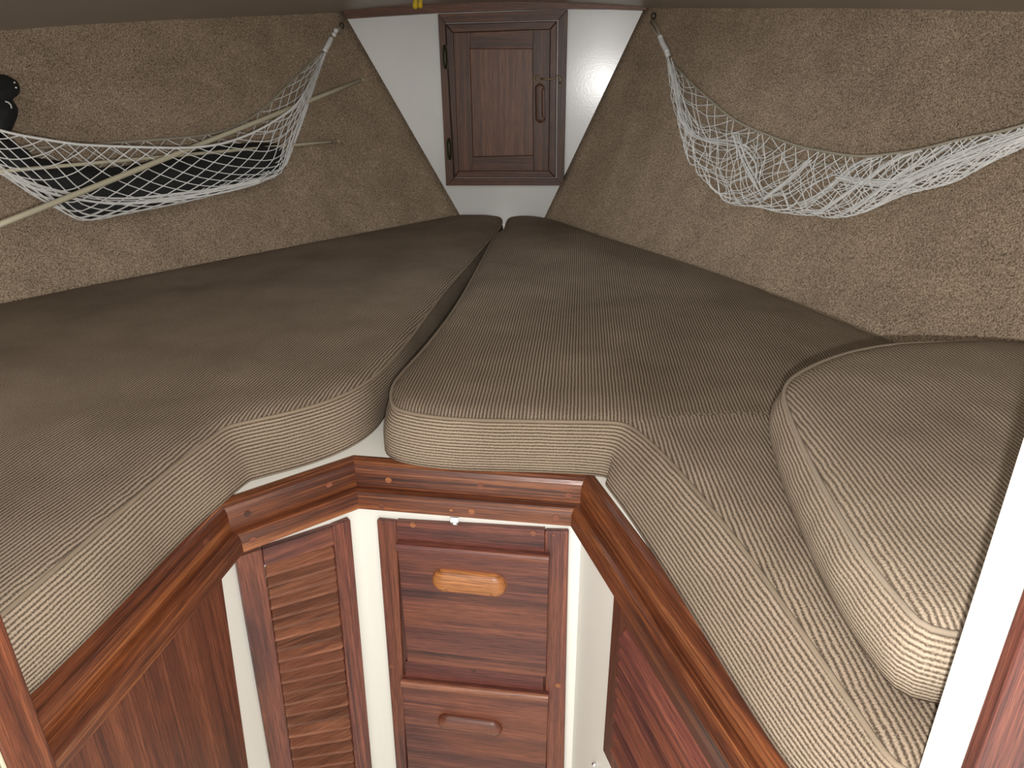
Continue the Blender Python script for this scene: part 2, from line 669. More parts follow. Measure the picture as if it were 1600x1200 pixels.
def hull(side, Bc, Tc, outw):
    B = curve_t(Bc, NT)
    T = curve_t(Tc, NT)
    HULLTOP[side] = T
    verts = []
    for i in range(NT):
        for j in range(NS):
            s = -0.18 + 1.22 * j / (NS - 1)
            p = B[i] * (1 - s) + T[i] * s
            p = p + outw * 0.006
            verts.append(p)
    faces = []
    for i in range(NT - 1):
        for j in range(NS - 1):
            faces.append([i * NS + j, (i + 1) * NS + j, (i + 1) * NS + j + 1, i * NS + j + 1])
    hull_bvh[side] = BVHTree.FromPolygons([tuple(p) for p in verts], faces)
    mb = MB()
    out = [p + outw * 0.03 for p in verts]
    n = len(verts)
    mb.add(verts + out, faces + [[a + n for a in f[::-1]] for f in faces])
    rim = [i * NS for i in range(NT)] + [(NT - 1) * NS + j for j in range(1, NS)] + [i * NS + NS - 1 for i in range(NT - 2, -1, -1)] + [j for j in range(NS - 2, 0, -1)]
    vv = verts + out
    for a, b in zip(rim, rim[1:] + rim[:1]):
        mb.face([vv[a], vv[b], vv[b + n], vv[a + n]])
    return mb


hl = obj('wall_left', hull('left', BLf, TLf, OL), M['carpet'], smooth=True)
tag(hl, 'brown carpet lined hull side on the left, behind the hammock holding a black bag', 'wall', kind='structure')
hr = obj('wall_right', hull('right', BRf, TRf, OR), M['carpet'], smooth=True)
tag(hr, 'brown carpet lined hull side on the right, behind the empty hammock', 'wall', kind='structure')


def on_hull(px, py, d=0.0):
    """point seen at (px, py), standing d in front of the carpet."""
    side = 'left' if px < 780 else 'right'
    r = unit(ray(px, py))
    hit, nrm, idx, dist = hull_bvh[side].ray_cast(Vector(CAM), Vector(r))
    if hit is None:
        P = BL0[2] if side == 'left' else BR0[3]
        nn = OL if side == 'left' else OR
        h = hp(px, py, P + nn * 0.18, nn)
        nr = nn
    else:
        h, nr = np.array(hit), np.array(nrm)
    dist = np.linalg.norm(h - CAM)
    c = abs(np.dot(nr, r))
    return CAM + r * (dist - d / max(c, 0.25))


# ------------------------------------------------------------------ headliner, forward bulkhead, beam
mb = MB()
Tl, Tr = HULLTOP['left'], HULLTOP['right']
NC = 25
vs = []
ND = 34
tl = resample(Tl, 0.06)
tr = resample(Tr, 0.06)
for i in range(ND):
    f = i / (ND - 1)
    a = np.array([np.interp(f, np.linspace(0, 1, len(tl)), tl[:, k]) for k in range(3)])
    b = np.array([np.interp(f, np.linspace(0, 1, len(tr)), tr[:, k]) for k in range(3)])
    ext = AN * 0.03 if i == 0 else 0
    for j in range(NC):
        s = -0.02 + 1.04 * j / (NC - 1)
        p = a * (1 - s) + b * s + ext
        p = p + V3(0, 0, -0.006 + (0.022 + 0.09 * min(1, f * 2.2)) * (1 - (2 * s - 1) ** 2))
        vs.append(p)
fs = [[i * NC + j, i * NC + j + 1, (i + 1) * NC + j + 1, (i + 1) * NC + j] for i in range(ND - 1) for j in range(NC - 1)]
n0 = len(vs)
mb.add(vs + [p + V3(0, 0, 0.02) for p in vs], fs + [[a + n0 for a in f[::-1]] for f in fs])
tag(obj('ceiling', mb, M['vinyl'], smooth=True), 'grey brown vinyl headliner above the berth', 'ceiling', kind='structure')

mb = MB()
zt_ = [BULK.at(x, y) for x, y in ((538, 6), (640, 0), (770, -4), (900, -3), (1008, 0))]
bk = [BULK.P + AS * -0.95 + V3(0, 0, -1.2), BULK.P + AS * 0.85 + V3(0, 0, -1.2), BULK.P + AS * 0.85 + V3(0, 0, 0.20)] + zt_[::-1] + [BULK.P + AS * -0.95 + V3(0, 0, 0.20)]
prism(mb, bk, BULK.n, 0.02, AS)
tag(obj('wall_forward', mb, M['bulkhead']), 'white painted forward bulkhead around the small wooden locker door', 'wall', kind='structure')

mb = MB()
lowpx = [(540, 29), (600, 25), (690, 19.5), (790, 16), (887, 13.5), (950, 14), (1010, 16)]
uppx = [(534, 12), (600, 8), (690, 2), (790, -2), (887, -2), (950, 1), (1012, 5)]
for (a, b), (c, d) in zip(zip(lowpx[:-1], lowpx[1:]), zip(uppx[:-1], uppx[1:])):
    q = [BULK.at(*a, 0.03), BULK.at(*b, 0.03), BULK.at(*d, 0.03), BULK.at(*c, 0.03)]
    prism(mb, q, BULK.n, 0.03, AS)
tag(obj('trim_1', mb, M['locker']), 'dark wooden beam along the top of the white bulkhead, under the headliner', 'trim', kind='structure')

# ------------------------------------------------------------------ berth front: nodes of the moulding
NODE = [hz(45, 1075, ZB), hz(335, 783, ZB), hz(552, 711, ZB), hz(925, 738, ZB), hz(1270, 1197, ZB)]
d0 = unit(NODE[0] - NODE[1])
d4 = unit(NODE[4] - NODE[3])
NODE[0] = NODE[0] + d0 * 0.045
NODE[4] = NODE[4] + d4 * 0.05


def seg_norm(i):                 # towards the footwell
    d = unit(NODE[i + 1] - NODE[i])
    n = V3(d[1], -d[0], 0)
    mid = (NODE[i] + NODE[i + 1]) / 2
    if np.dot(n[:2], (V3(-0.12, 0.7, 0) - mid)[:2]) < 0:
        n = -n
    return n


SN = [seg_norm(i) for i in range(4)]


def node_off(i, o):
    """node i moved by the mitred offset o towards the footwell"""
    if i == 0:
        return NODE[0] + SN[0] * o
    if i == 4:
        return NODE[4] + SN[3] * o
    a, b = SN[i - 1], SN[i]
    mdir = unit(a + b)
    return NODE[i] + mdir * (o / (mdir @ a))


UPPER = [(0.0, -0.045), (0.0, 0.0), (0.007, 0.0005), (0.014, -0.002), (0.0195, -0.0065), (0.023, -0.0125), (0.0245, -0.019), (0.0250, -0.045)]
LOWER = [(0.0, -0.077), (0.0, -0.0452), (0.033, -0.0455), (0.0385, -0.047), (0.0425, -0.051), (0.0445, -0.057), (0.045, -0.077)]
FACE_OFF = 0.020                 # cabinet fronts stand this far out


def moulding(i, prof):
    mb = MB()
    rings = []
    L = float(np.linalg.norm(NODE[i + 1] - NODE[i]))
    d = unit(NODE[i + 1] - NODE[i])
    nseg = 1
    acc = [0.0]
    for a, b in zip(prof[:-1], prof[1:]):
        acc.append(acc[-1] + math.hypot(b[0] - a[0], b[1] - a[1]))
    ends = []
    for k in (i, i + 1):
        sh = -0.0002 if k == i else 0.0002     # hairline mitre joint
        ends.append([node_off(k, o) + V3(0, 0, z) + d * sh for o, z in prof])
    n = len(prof)
    for k in range(n):
        l = (k + 1) % n
        q = [ends[0][k], ends[1][k], ends[1][l], ends[0][l]]
        va, vb = acc[k], (acc[l] if l else acc[k] + 0.03)
        ul = [float((q[0] - NODE[i]) @ d), float((q[1] - NODE[i]) @ d), float((q[2] - NODE[i]) @ d), float((q[3] - NODE[i]) @ d)]
        mb.face(q, [(ul[0], va), (ul[1], va), (ul[2], vb), (ul[3], vb)])
    mb.face(ends[0][::-1], [(z, o) for o, z in prof][::-1])
    mb.face(ends[1], [(z, o) for o, z in prof])
    return mb


TRIM_LAB = ['long dark wooden berth edge moulding on the left, above the plain brown panel',
            'short wooden berth edge moulding above the left louvred door',
            'wooden berth edge moulding above the two drawers',
            'long wooden berth edge moulding on the right, above the right louvred door']
PLUG_U = {0: [(322, 847, 'plug_mid')], 1: [(387, 803, 'plug_dark'), (514, 757, 'plug_mid')], 2: [(607, 750, 'plug_light'), (751, 760, 'plug_mid'), (888, 774, 'plug_mid')], 3: []}
PLUG_L = {0: [], 1: [(395, 844, 'plug_mid')], 2: [(596, 791, 'plug_mid'), (705, 797, 'plug_light'), (737, 799, 'plug_light'), (869, 809, 'plug_mid')], 3: []}
for i in range(4):
    c = (NODE[i] + NODE[i + 1]) / 2 + V3(0, 0, -0.077)
    t = root('trim_%d' % (i + 2), c, TRIM_LAB[i], 'trim', kind='structure')
    u = obj('upper_moulding', moulding(i, UPPER), M['teak'], t)
    l = obj('lower_moulding', moulding(i, LOWER), M['teak'], t)
    for dct, par, off in ((PLUG_U, u, 0.025), (PLUG_L, l, 0.045)):
        for px, py, mm in dct[i]:
            pl = Plane(NODE[i] + SN[i] * off, SN[i])
            mb = MB()
            disc_plug(mb, pl.at(px, py), SN[i], 0.0028 if px == 705 else 0.0054, 0.0006)
            obj('wood_plug', mb, M[mm], par)

# ------------------------------------------------------------------ berth base: platform and white fronts
bb = root('berth', V3(0, 1.2, FLOOR), 'white painted berth base under the cushions and around the wooden cabinet fronts', 'berth')
mb = MB()
front = [node_off(i, 0.0) + V3(0, 0, -0.001) for i in range(5)]
hullL_in = [p + OL * 0.002 for p in curve_t(BLf, 14)]
hullR_in = [p + OR * 0.002 for p in curve_t(BRf, 14)]
wa = lambda x: ((0.46 if x < 0 else 0.43) - AN[0] * x) / AN[1]           # y of the aft wall's forward face at x
outl = [V3(p[0], p[1], ZB) for p in front]
hr_pts = [V3(p[0] - OR[0] * 0.05, p[1] - OR[1] * 0.05, ZB) for p in hullR_in if p[1] > wa(p[0]) + 0.02][::-1]
hl_pts = [V3(p[0] - OL[0] * 0.05, p[1] - OL[1] * 0.05, ZB) for p in hullL_in if p[1] > wa(p[0]) + 0.02]
hr_pts = [V3(hr_pts[0][0] + 0.03, wa(hr_pts[0][0]) + 0.01, ZB)] + [p for p in hr_pts if (p - CAM) @ AN < BD - 0.03]
hl_pts = [p for p in hl_pts if (p - CAM) @ AN < BD - 0.03] + [V3(hl_pts[-1][0] - 0.03, wa(hl_pts[-1][0]) + 0.01, ZB)]
bowR = hr_pts[-1] + AN * 0.0
plat = outl + hr_pts + hl_pts
prism(mb, [p - V3(0, 0, 0.0005) for p in plat], V3(0, 0, 1), 0.018, V3(1, 0, 0))
obj('platform', mb, M['white'], bb)
for i in range(4):
    mb = MB()
    a, b = node_off(i, FACE_OFF), node_off(i + 1, FACE_OFF)
    pts = [V3(a[0], a[1], ZB - 0.07), V3(a[0], a[1], FLOOR), V3(b[0], b[1], FLOOR), V3(b[0], b[1], ZB - 0.07)]
    prism(mb, pts, SN[i], 0.012, V3(0, 0, 1))
    obj('front_panel', mb, M['white'], bb)
FP = [Plane(NODE[i] + SN[i] * FACE_OFF, SN[i]) for i in range(4)]
SD = [unit(NODE[i + 1] - NODE[i]) for i in range(4)]
ZV = V3(0, 0, 1)

# floor of the footwell
mb = MB()
box_w(mb, (-0.6, -0.35, FLOOR - 0.03), (0.5, 1.2, FLOOR))
tag(obj('floor', mb, M['sole']), 'white cabin sole in the footwell between the cabinet fronts', 'floor', kind='structure')


def ext_y(top, bot, y):         # extend a pixel line to image row y
    k = (y - top[1]) / (bot[1] - top[1])
    return (top[0] + (bot[0] - top[0]) * k, y)


# ------------------------------------------------------------------ plain brown panel on the left (segment 0)
P0 = FP[0]
wp = root('wooden_panel', P0.at(250, 1100), 'plain dark brown wooden panel below the long moulding on the left', 'panel')
TOPY = ZB - 0.079


def zclip(pl, px, py, ztop, w=0.0):
    p = pl.at(px, py, w)
    return p


mb = MB()
a = P0.at(345, 895, 0.004)
b = P0.at(388, 1200, 0.004)
kk = (ZB - 0.078 - a[2]) / (b[2] - a[2])
rt_top = a + (b - a) * kk
kk = (FLOOR + 0.02 - a[2]) / (b[2] - a[2])
rt_bot = a + (b - a) * kk
lf = node_off(0, FACE_OFF + 0.004)
prism(mb, [V3(rt_top[0], rt_top[1], ZB - 0.078), V3(rt_bot[0], rt_bot[1], FLOOR + 0.02), V3(lf[0], lf[1], FLOOR + 0.02), V3(lf[0], lf[1], ZB - 0.078)], P0.n, 0.004, ZV)
obj('panel_sheet', mb, M['panel'], wp)
mb = MB()
disc_plug(mb, P0.at(125, 1165, 0.004), P0.n, 0.005, 0.0006)
obj('wood_plug', mb, M['plug_dark'], wp)

# ------------------------------------------------------------------ left louvred door (segment 1)
P1 = FP[1]
WD = 0.0145
ld = root('louvred_door', P1.at(478, 1195), 'louvred wooden cabinet door left of the drawers, all slats facing the camera', 'cabinet door', 'louvred cabinet doors')
B_ = 1238
ol_t, ol_b = (369, 872), ext_y((369, 872), (424, 1200), B_)
il_t, il_b = (410, 858.5), ext_y((410, 853.5), (459, 1200), B_)
ir_t, ir_b = (520, 823), ext_y((520, 819.5), (556, 1200), B_)
or_t, or_b = (548, 812), ext_y((548, 812), (582, 1200), B_)
mb = MB(); P1.box(mb, [ol_t, ol_b, il_b, il_t], WD, WD - 0.0003, ZV); obj('stile', mb, M['mahogany'], ld, bevel=0.0025, seg=3)
mb = MB(); P1.box(mb, [ir_t, ir_b, or_b, or_t], WD, WD - 0.0003, ZV); obj('stile', mb, M['mahogany'], ld, bevel=0.0025, seg=3)


def on_line(t, b, y):
    return ext_y(t, b, y)


mb = MB(); P1.box(mb, [(410.5, 858.5), on_line(il_t, il_b, 884), on_line(ir_t, ir_b, 851.5), (519.5, 823)], WD - 0.001, WD - 0.002, SD[1]); obj('top_rail', mb, M['mahogany'], ld, bevel=0.001)


def slats(pl, par, left_of, right_of, w_out, w_in, mat, sd):
    for k in range(len(left_of) - 1):
        a0, a1 = left_of[k], left_of[k + 1]
        b0, b1 = right_of[k], right_of[k + 1]
        # blade: top edge set back, bottom edge proud and overlapping the next blade
        tl_, tr_ = pl.at(*a0, w_in), pl.at(*b0, w_in)
        bl_, br_ = pl.at(*a1, w_out), pl.at(*b1, w_out)
        jit = random.uniform(-0.0006, 0.0006)
        bl_, br_ = bl_ + pl.n * jit, br_ + pl.n * jit
        tl_ = tl_ + (tl_ - bl_) * 0.15
        tr_ = tr_ + (tr_ - br_) * 0.15
        nn = unit(np.cross(br_ - bl_, tl_ - bl_))
        if nn @ pl.n < 0:
            nn = -nn
        mb = MB()
        prism(mb, [tl_, bl_, br_, tr_], nn, 0.0075, sd)
        obj('slat', mb, mat, par, bevel=0.003, seg=3)


ly, ry = [], []
yL, yR = 884.5, 852.0
for k in range(24):
    ly.append(on_line(il_t, il_b, yL)); ry.append(on_line(ir_t, ir_b, yR))
    yL += 16.6 + 0.02 * k
    yR += 17.6 + 0.02 * k
slats(P1, ld, [(x + 0.5, y) for x, y in ly], [(x - 0.5, y) for x, y in ry], 0.0185, 0.0015, M['slat'], SD[1])
mb = MB(); P1.box(mb, [on_line(il_t, il_b, yL - 34), (il_b[0], B_), (ir_b[0], B_), on_line(ir_t, ir_b, yR - 34)], 0.004, 0.003, SD[1]); obj('bottom_rail', mb, M['mahogany'], ld)

# ------------------------------------------------------------------ drawer cabinet (segment 2)
P2 = FP[2]
dc = root('drawer_cabinet', P2.at(745, 1195), 'wooden drawer cabinet with two drawers in a plain frame, below the centre moulding', 'cabinet')
B_ = 1250
sl = [(588, 813), ext_y((588, 811), (618.5, 1200), B_), ext_y((619, 815), (636, 1200), B_), (619, 816)]
sr_ = [(851, 830), ext_y((851, 829), (852.5, 1200), B_), ext_y((888.5, 824), (881, 1200), B_), (888.5, 831)]
mb = MB(); P2.box(mb, sl, 0.012, 0.0117, ZV); o1 = obj('stile', mb, M['mahogany'], dc, bevel=0.0035, seg=3)
mb = MB(); P2.box(mb, sr_, 0.012, 0.0117, ZV); o2 = obj('stile', mb, M['mahogany'], dc, bevel=0.0035, seg=3)
mb = MB(); P2.box(mb, [(612, 836), (632, 1255), (860, 1255), (860, 846)], 0.006, 0.0055, ZV); obj('gap_shade_board', mb, M['plug_dark'], dc)  # dark sheet added behind the drawers, paints the shade in the gaps
mb = MB(); P2.box(mb, [(619, 815), (620, 848), (851, 862), (851, 828.5)], 0.0115, 0.011, SD[2]); o3 = obj('top_rail', mb, M['mahogany'], dc, bevel=0.001)
mb = MB(); P2.box(mb, [(633, 1034), (634, 1063), (849, 1084), (849, 1053)], 0.0115, 0.011, SD[2]); o4 = obj('middle_rail', mb, M['rail'], dc, bevel=0.001)
for px, py, par, mm in ((645, 820, o3, 'plug_light'), (833, 833, o3, 'plug_mid'), (612.5, 1041, o1, 'plug_mid'), (872, 1071, o2, 'plug_light'), (740, 1047, o4, 'plug_dark'), (865, 836, o2, 'plug_mid')):
    mb = MB()
    disc_plug(mb, P2.at(px, py, 0.012), P2.n, 0.0025 if px == 865 else 0.0052, 0.0006)
    obj('wood_plug', mb, M[mm], par)


def pull(pl, par, a, b, r, h, w, mat, groove_side, gname='finger_slot'):
    """raised capsule pull between two points on the face, with a flat finger slot on one long side"""
    A, B = pl.at(*a, w), pl.at(*b, w)
    d = unit(B - A)
    c = np.cross(pl.n, d)
    L = float(np.linalg.norm(B - A))
    nu, nv = 40, 17
    verts, faces = [], []
    for i in range(nu):
        u = -r + (L + 2 * r) * i / (nu - 1)
        ww = r if 0 <= u <= L else math.sqrt(max(r * r - (u if u < 0 else u - L) ** 2, 1e-10))
        for j in range(nv):
            v = math.sin(-math.pi / 2 + math.pi * j / (nv - 1)) * ww
            du = 0 if 0 <= u <= L else (u if u < 0 else u - L)
            dist = min(1.0, math.hypot(du, v) / r)
            z = h * math.sqrt(max(0, 1 - dist ** 2.4))
            vs_ = v * groove_side
            if vs_ > r * 0.45 and r * 0.05 < u < L - r * 0.05:   # finger slot
                z = min(z, h * 0.12)
            verts.append(A + d * u + c * v + pl.n * z)
    for i in range(nu - 1):
        for j in range(nv - 1):
            faces.append([i * nv + j, (i + 1) * nv + j, (i + 1) * nv + j + 1, i * nv + j + 1])
    mb = MB()
    uvs = []
    for f in faces:
        uvs.append([(float((verts[k] - A) @ d), float((verts[k] - A) @ c)) for k in f])
    mb.add(verts, faces, uvs)
    o = obj('drawer_pull' if gname == 'finger_slot' else 'door_pull', mb, mat, par, smooth=True)
    # routed groove line around the pull
    pts = []
    for k in range(40):
        t_ = 2 * math.pi * k / 40
        e_ = A if math.cos(t_) < 0 else B
        pts.append(e_ + (d * math.cos(t_) + c * math.sin(t_)) * (r + 0.0008) + pl.n * 0.0002)
    mb = MB()
    tube(mb, pts, 0.0007, 5, closed=True)
    obj('pull_rim', mb, mat if gname == 'x' else M['plug_mid'], o)
    return o


dr_specs = [((619.5, 848), (858, 868.5), (853, 1058), (636.5, 1034), (696, 906), (770.5, 913.5), 'pull_light', 0.0235),
            ((627, 1062), (857, 1086), (850, 1262), (641, 1240), (701, 1126.5), (768.5, 1136), 'pull_dark', 0.021)]
for k, (tl_, tr_, br_, bl_, pa, pb, pm, pr) in enumerate(dr_specs):
    mb = MB()
    P2.box(mb, [tl_, bl_, br_, tr_], 0.021, 0.0205, SD[2])
    f = obj('drawer', mb, M['mahogany'], dc, bevel=0.0015)
    # rounded lip along the drawer's upper edge
    A, B = P2.at(*tl_, 0.021), P2.at(*tr_, 0.021)
    mb = MB()
    prof = [(0.0, 0.0), (0.0035, -0.001), (0.006, -0.004), (0.0068, -0.0085), (0.005, -0.013), (0.0, -0.0155)]
    d = unit(B - A)
    ends = [[X + P2.n * o_ + ZV * z_ for o_, z_ in prof] for X in (A, B)]
    L = float(np.linalg.norm(B - A))
    for q in range(len(prof)):
        r_ = (q + 1) % len(prof)
        mb.face([ends[0][q], ends[1][q], ends[1][r_], ends[0][r_]], [(0, q * .004), (L, q * .004), (L, (q + 1) * .004), (0, (q + 1) * .004)])
    mb.face(ends[0][::-1]); mb.face(ends[1])
    obj('drawer_lip', mb, M['mahogany'] if k == 0 else M['lip'], f)
    pull(P2, f, pa, pb, pr, 0.014, 0.0212, M[pm], -1)

# chrome turn catch over the top drawer
ct = root('chrome_catch', P2.at(709, 818, 0.02), 'small shiny chrome catch hanging below the centre moulding above the top drawer', 'catch')
mb = MB()
P2.box(mb, [(703.5, 808.5), (703, 816), (716, 817), (716.5, 809.5)], 0.0245, 0.0018, SD[2])
obj('catch_plate', mb, M['chrome'], ct, bevel=0.0004)
mb = MB()
a, b = P2.at(703.3, 817, 0.0225), P2.at(716, 818, 0.0225)
tube(mb, [a, a * 0.5 + b * 0.5, b], 0.0032, 12)
obj('catch_roll', mb, M['chrome'], ct, smooth=True)

# ------------------------------------------------------------------ right louvred door (segment 3)
P3 = FP[3]
rd = root('louvred_door', P3.at(985, 1190), 'louvred wooden cabinet door right of the drawers, seen edge on below the right moulding', 'cabinet door', 'louvred cabinet doors')


def p3(px, py, w):
    return P3.at(px, py, w)


W3 = 0.010
la, lb = p3(960, 915, W3), p3(942, 1172, W3)
ia, ib = p3(976, 962, W3), p3(958, 1200, W3)
zbot = lb[2]


def at_z(a, b, z):
    k = (z - a[2]) / (b[2] - a[2])
    return a + (b - a) * k


ztop = ZB - 0.078
ux = SD[3]
lt, lbm = at_z(la, lb, ztop), lb
it, ibm = at_z(ia, ib, ztop), at_z(ia, ib, zbot)
mb = MB(); prism(mb, [lt, lbm, ibm, it], P3.n, W3 - 0.0003, ZV); obj('stile', mb, M['panel'], rd, bevel=0.001)
DLEN = 0.36
far_t, far_b = it + ux * DLEN, ibm + ux * DLEN
mb = MB(); prism(mb, [far_t, far_b, far_b + ux * 0.045, far_t + ux * 0.045], P3.n, W3 - 0.0003, ZV); obj('stile', mb, M['panel'], rd, bevel=0.001)
s0 = p3(977, 978, W3)
zs0 = s0[2]
ir0 = at_z(ia, ib, zs0)
mb = MB(); prism(mb, [it, ir0, ir0 + ux * DLEN, it + ux * DLEN], P3.n, W3 - 0.0005, ux); obj('top_rail', mb, M['panel'], rd, bevel=0.001)
s1, s2 = p3(978, 991, 0.01), p3(962, 1163, 0.01)
pitch = (s1[2] - s2[2]) / 9.15
nsl = int((zs0 - zbot - 0.04) / pitch)
for k in range(nsl):
    z0, z1 = zs0 - k * pitch, zs0 - (k + 1) * pitch
    a0, a1 = at_z(ia, ib, z0), at_z(ia, ib, z1)
    off = 0.0004 * ux
    tl_ = a0 - P3.n * (W3 - 0.001) + off
    bl_ = a1 - P3.n * (W3 - 0.0195 + random.uniform(-0.0005, 0.0005)) + off
    tl_ = tl_ + (tl_ - bl_) * 0.3
    q = [tl_, bl_, bl_ + ux * (DLEN - 0.001), tl_ + ux * (DLEN - 0.001)]
    nn = unit(np.cross(q[2] - q[1], q[0] - q[1]))
    if nn @ P3.n < 0:
        nn = -nn
    mb = MB(); prism(mb, q, nn, 0.0065, ux); obj('slat', mb, M['mahogany'], rd, bevel=0.0022, seg=3)
zr = zs0 - nsl * pitch
q = [at_z(ia, ib, zr), ibm, ibm + ux * DLEN, at_z(ia, ib, zr) + ux * DLEN]
mb = MB(); prism(mb, q, P3.n, W3 - 0.0005, ux); obj('bottom_rail', mb, M['panel'], rd, bevel=0.001)

# tiny chrome button low on the white corner
mb = MB()
c = P3.at(931, 1194, 0.0)
ball(mb, c + P3.n * 0.003, 0.0045, 12, 8)
tag(obj('door_bumper', mb, M['chrome'], smooth=True), 'tiny chrome button low on the white corner left of the right louvred door', 'button')


# ------------------------------------------------------------------ cushions
def seg_dist(pts, outline):
    A = outline
    B = np.roll(outline, -1, 0)
    AB = B - A
    l2 = (AB ** 2).sum(1)
    out = np.empty(len(pts))
    for i, p in enumerate(pts):
        t = np.clip(((p - A) * AB).sum(1) / l2, 0, 1)
        q = A + AB * t[:, None]
        out[i] = math.sqrt(((p - q) ** 2).sum(1).min())
    return out


def inside(pts, poly):
    x, y = pts[:, 0], pts[:, 1]
    c = np.zeros(len(pts), bool)
    j = len(poly) - 1
    for i in range(len(poly)):
        xi, yi = poly[i]
        xj, yj = poly[j]
        cond = ((yi > y) != (yj > y)) & (x < (xj - xi) * (y - yi) / (yj - yi + 1e-12) + xi)
        c ^= cond
        j = i
    return c


def cushion(name, keys, z0, z1, heading, label, crown=0.010, step=0.012, seed=0, bulge=0.007, dips=(), grid=0.016, crease=None, heading2=None, cloth='cord', pipe='piping'):
    """keys: list of (x, y, slope) = plan of the top seam and how far the bottom seam stands out from it"""
    K = chaikin(np.array(keys), 2)
    K = resample(K, step, True)
    if ((K[:, 0] * np.roll(K[:, 1], -1)) - (np.roll(K[:, 0], -1) * K[:, 1])).sum() < 0:
        K = K[::-1].copy()
    for _ in range(1):
        K = 0.25 * np.roll(K, 1, 0) + 0.5 * K + 0.25 * np.roll(K, -1, 0)
    top = K[:, :2]
    sl_ = K[:, 2]
    tan = np.roll(top, -2, 0) - np.roll(top, 2, 0)
    tan /= np.linalg.norm(tan, axis=1)[:, None]
    out = np.stack([tan[:, 1], -tan[:, 0]], 1)
    n = len(top)
    arc = np.concatenate([[0], np.cumsum(np.linalg.norm(np.roll(top, -1, 0) - top, axis=1))])
    # interior points
    lo, hi = top.min(0), top.max(0)
    gx = np.arange(lo[0], hi[0], grid)
    gy = np.arange(lo[1], hi[1], grid)
    G = np.array([(x + (0.5 * grid if k % 2 else 0), y) for k, y in enumerate(gy) for x in gx])
    G = G[inside(G, top)]
    dG = seg_dist(G, top)
    G, dG = G[dG > 0.010], dG[dG > 0.010]
    allp = np.vstack([top, G])
    dall = np.concatenate([np.zeros(n), dG])
    res = delaunay_2d_cdt([Vector(p) for p in allp], [(i, (i + 1) % n) for i in range(n)], [], 1, 1e-6)
    P2d = np.array([tuple(v) for v in res[0]])
    orig = res[3]
    dd = np.array([dall[o[0]] if o else 0.0 for o in orig])
    hx, hy = math.sin(heading), math.cos(heading)
    mb = MB()
    verts = []
    for p, d in zip(P2d, dd):
        nz = mnoise.noise(Vector((p[0] * 5, p[1] * 5, seed))) * 0.006 + mnoise.noise(Vector((p[0] * 16, p[1] * 16, seed + 3))) * 0.0022
        z = z1 - 0.008 * math.exp(-d / 0.010) + crown * (1 - math.exp(-d / 0.09)) + nz * (1 - math.exp(-d / 0.04))
        for (qx, qy, rr, dz) in dips:
            z += dz * math.exp(-((p[0] - qx) ** 2 + (p[1] - qy) ** 2) / rr ** 2)
        if crease and p[0] > 0.17:
            z += 0.004 * math.exp(-((p[1] - crease) / 0.009) ** 2) * min(1, d / 0.03)
        verts.append(V3(p[0], p[1], z))
    uvt = []
    for v in verts:
        wob = 0.004 * mnoise.noise(Vector((v[0] * 3, v[1] * 3, seed + 9)))
        uvt.append((v[0] * hy - v[1] * hx + wob, v[0] * hx + v[1] * hy))
    tri = res[2]
    uvall = []
    for f in tri:
        if crease and sum(verts[i][1] for i in f) / 3 < crease and sum(verts[i][0] for i in f) / 3 > 0.17:
            h2x, h2y = math.sin(heading2), math.cos(heading2)
            uvall.append([(verts[i][0] * h2y - verts[i][1] * h2x, verts[i][0] * h2x + verts[i][1] * h2y) for i in f])
        else:
            uvall.append([uvt[i] for i in f])
    mb.add(verts, [list(f) for f in tri], uvall)
    body_n = len(mb.f)
    # boxing sides
    NSD = 9
    ztop_e = z1 - 0.008
    rings = []
    for j in range(NSD + 1):
        s = j / NSD            # 0 top .. 1 bottom
        ring = []
        for i in range(n):
            fold = 0.0022 * mnoise.noise(Vector((arc[i] * 26, s * 2.0, seed + 20))) * math.sin(math.pi * min(1, s * 1.3 + .05))
            o_ = sl_[i] * s + bulge * math.sin(math.pi * s) + fold
            q = top[i] + out[i] * o_
            ring.append(V3(q[0], q[1], ztop_e + (z0 - ztop_e) * s))
        rings.append(ring)
    for j in range(NSD):
        for i in range(n):
            k = (i + 1) % n
            za, zb = 1.22 * j / NSD * (ztop_e - z0), 1.22 * (j + 1) / NSD * (ztop_e - z0)
            q = [rings[j][i], rings[j + 1][i], rings[j + 1][k], rings[j][k]]
            mb.face(q, [(za, arc[i]), (zb, arc[i]), (zb, arc[i + 1]), (za, arc[i + 1])])
    # underside
    res2 = delaunay_2d_cdt([Vector((p[0], p[1])) for p in rings[-1]], [(i, (i + 1) % n) for i in range(n)], [], 1, 1e-6)
    mb.add([V3(v[0], v[1], z0) for v in res2[0]], [list(f)[::-1] for f in res2[2]])
    r = root(name, V3(top[:, 0].mean(), top[:, 1].mean(), z0), label, 'cushion', 'corduroy berth cushions')
    body = obj('cover', mb, M[cloth], r, smooth=True)
    mb = MB()
    tube(mb, [V3(*(top[i] + out[i] * 0.0015), ztop_e + 0.0012) for i in range(n)], 0.0031, 7, closed=True)
    obj('piping', mb, M[pipe], r, smooth=True)
    return r, top, out


def kz(px, py, z, sl_=0.0):
    p = hz(px, py, z)
    return (p[0], p[1], sl_)


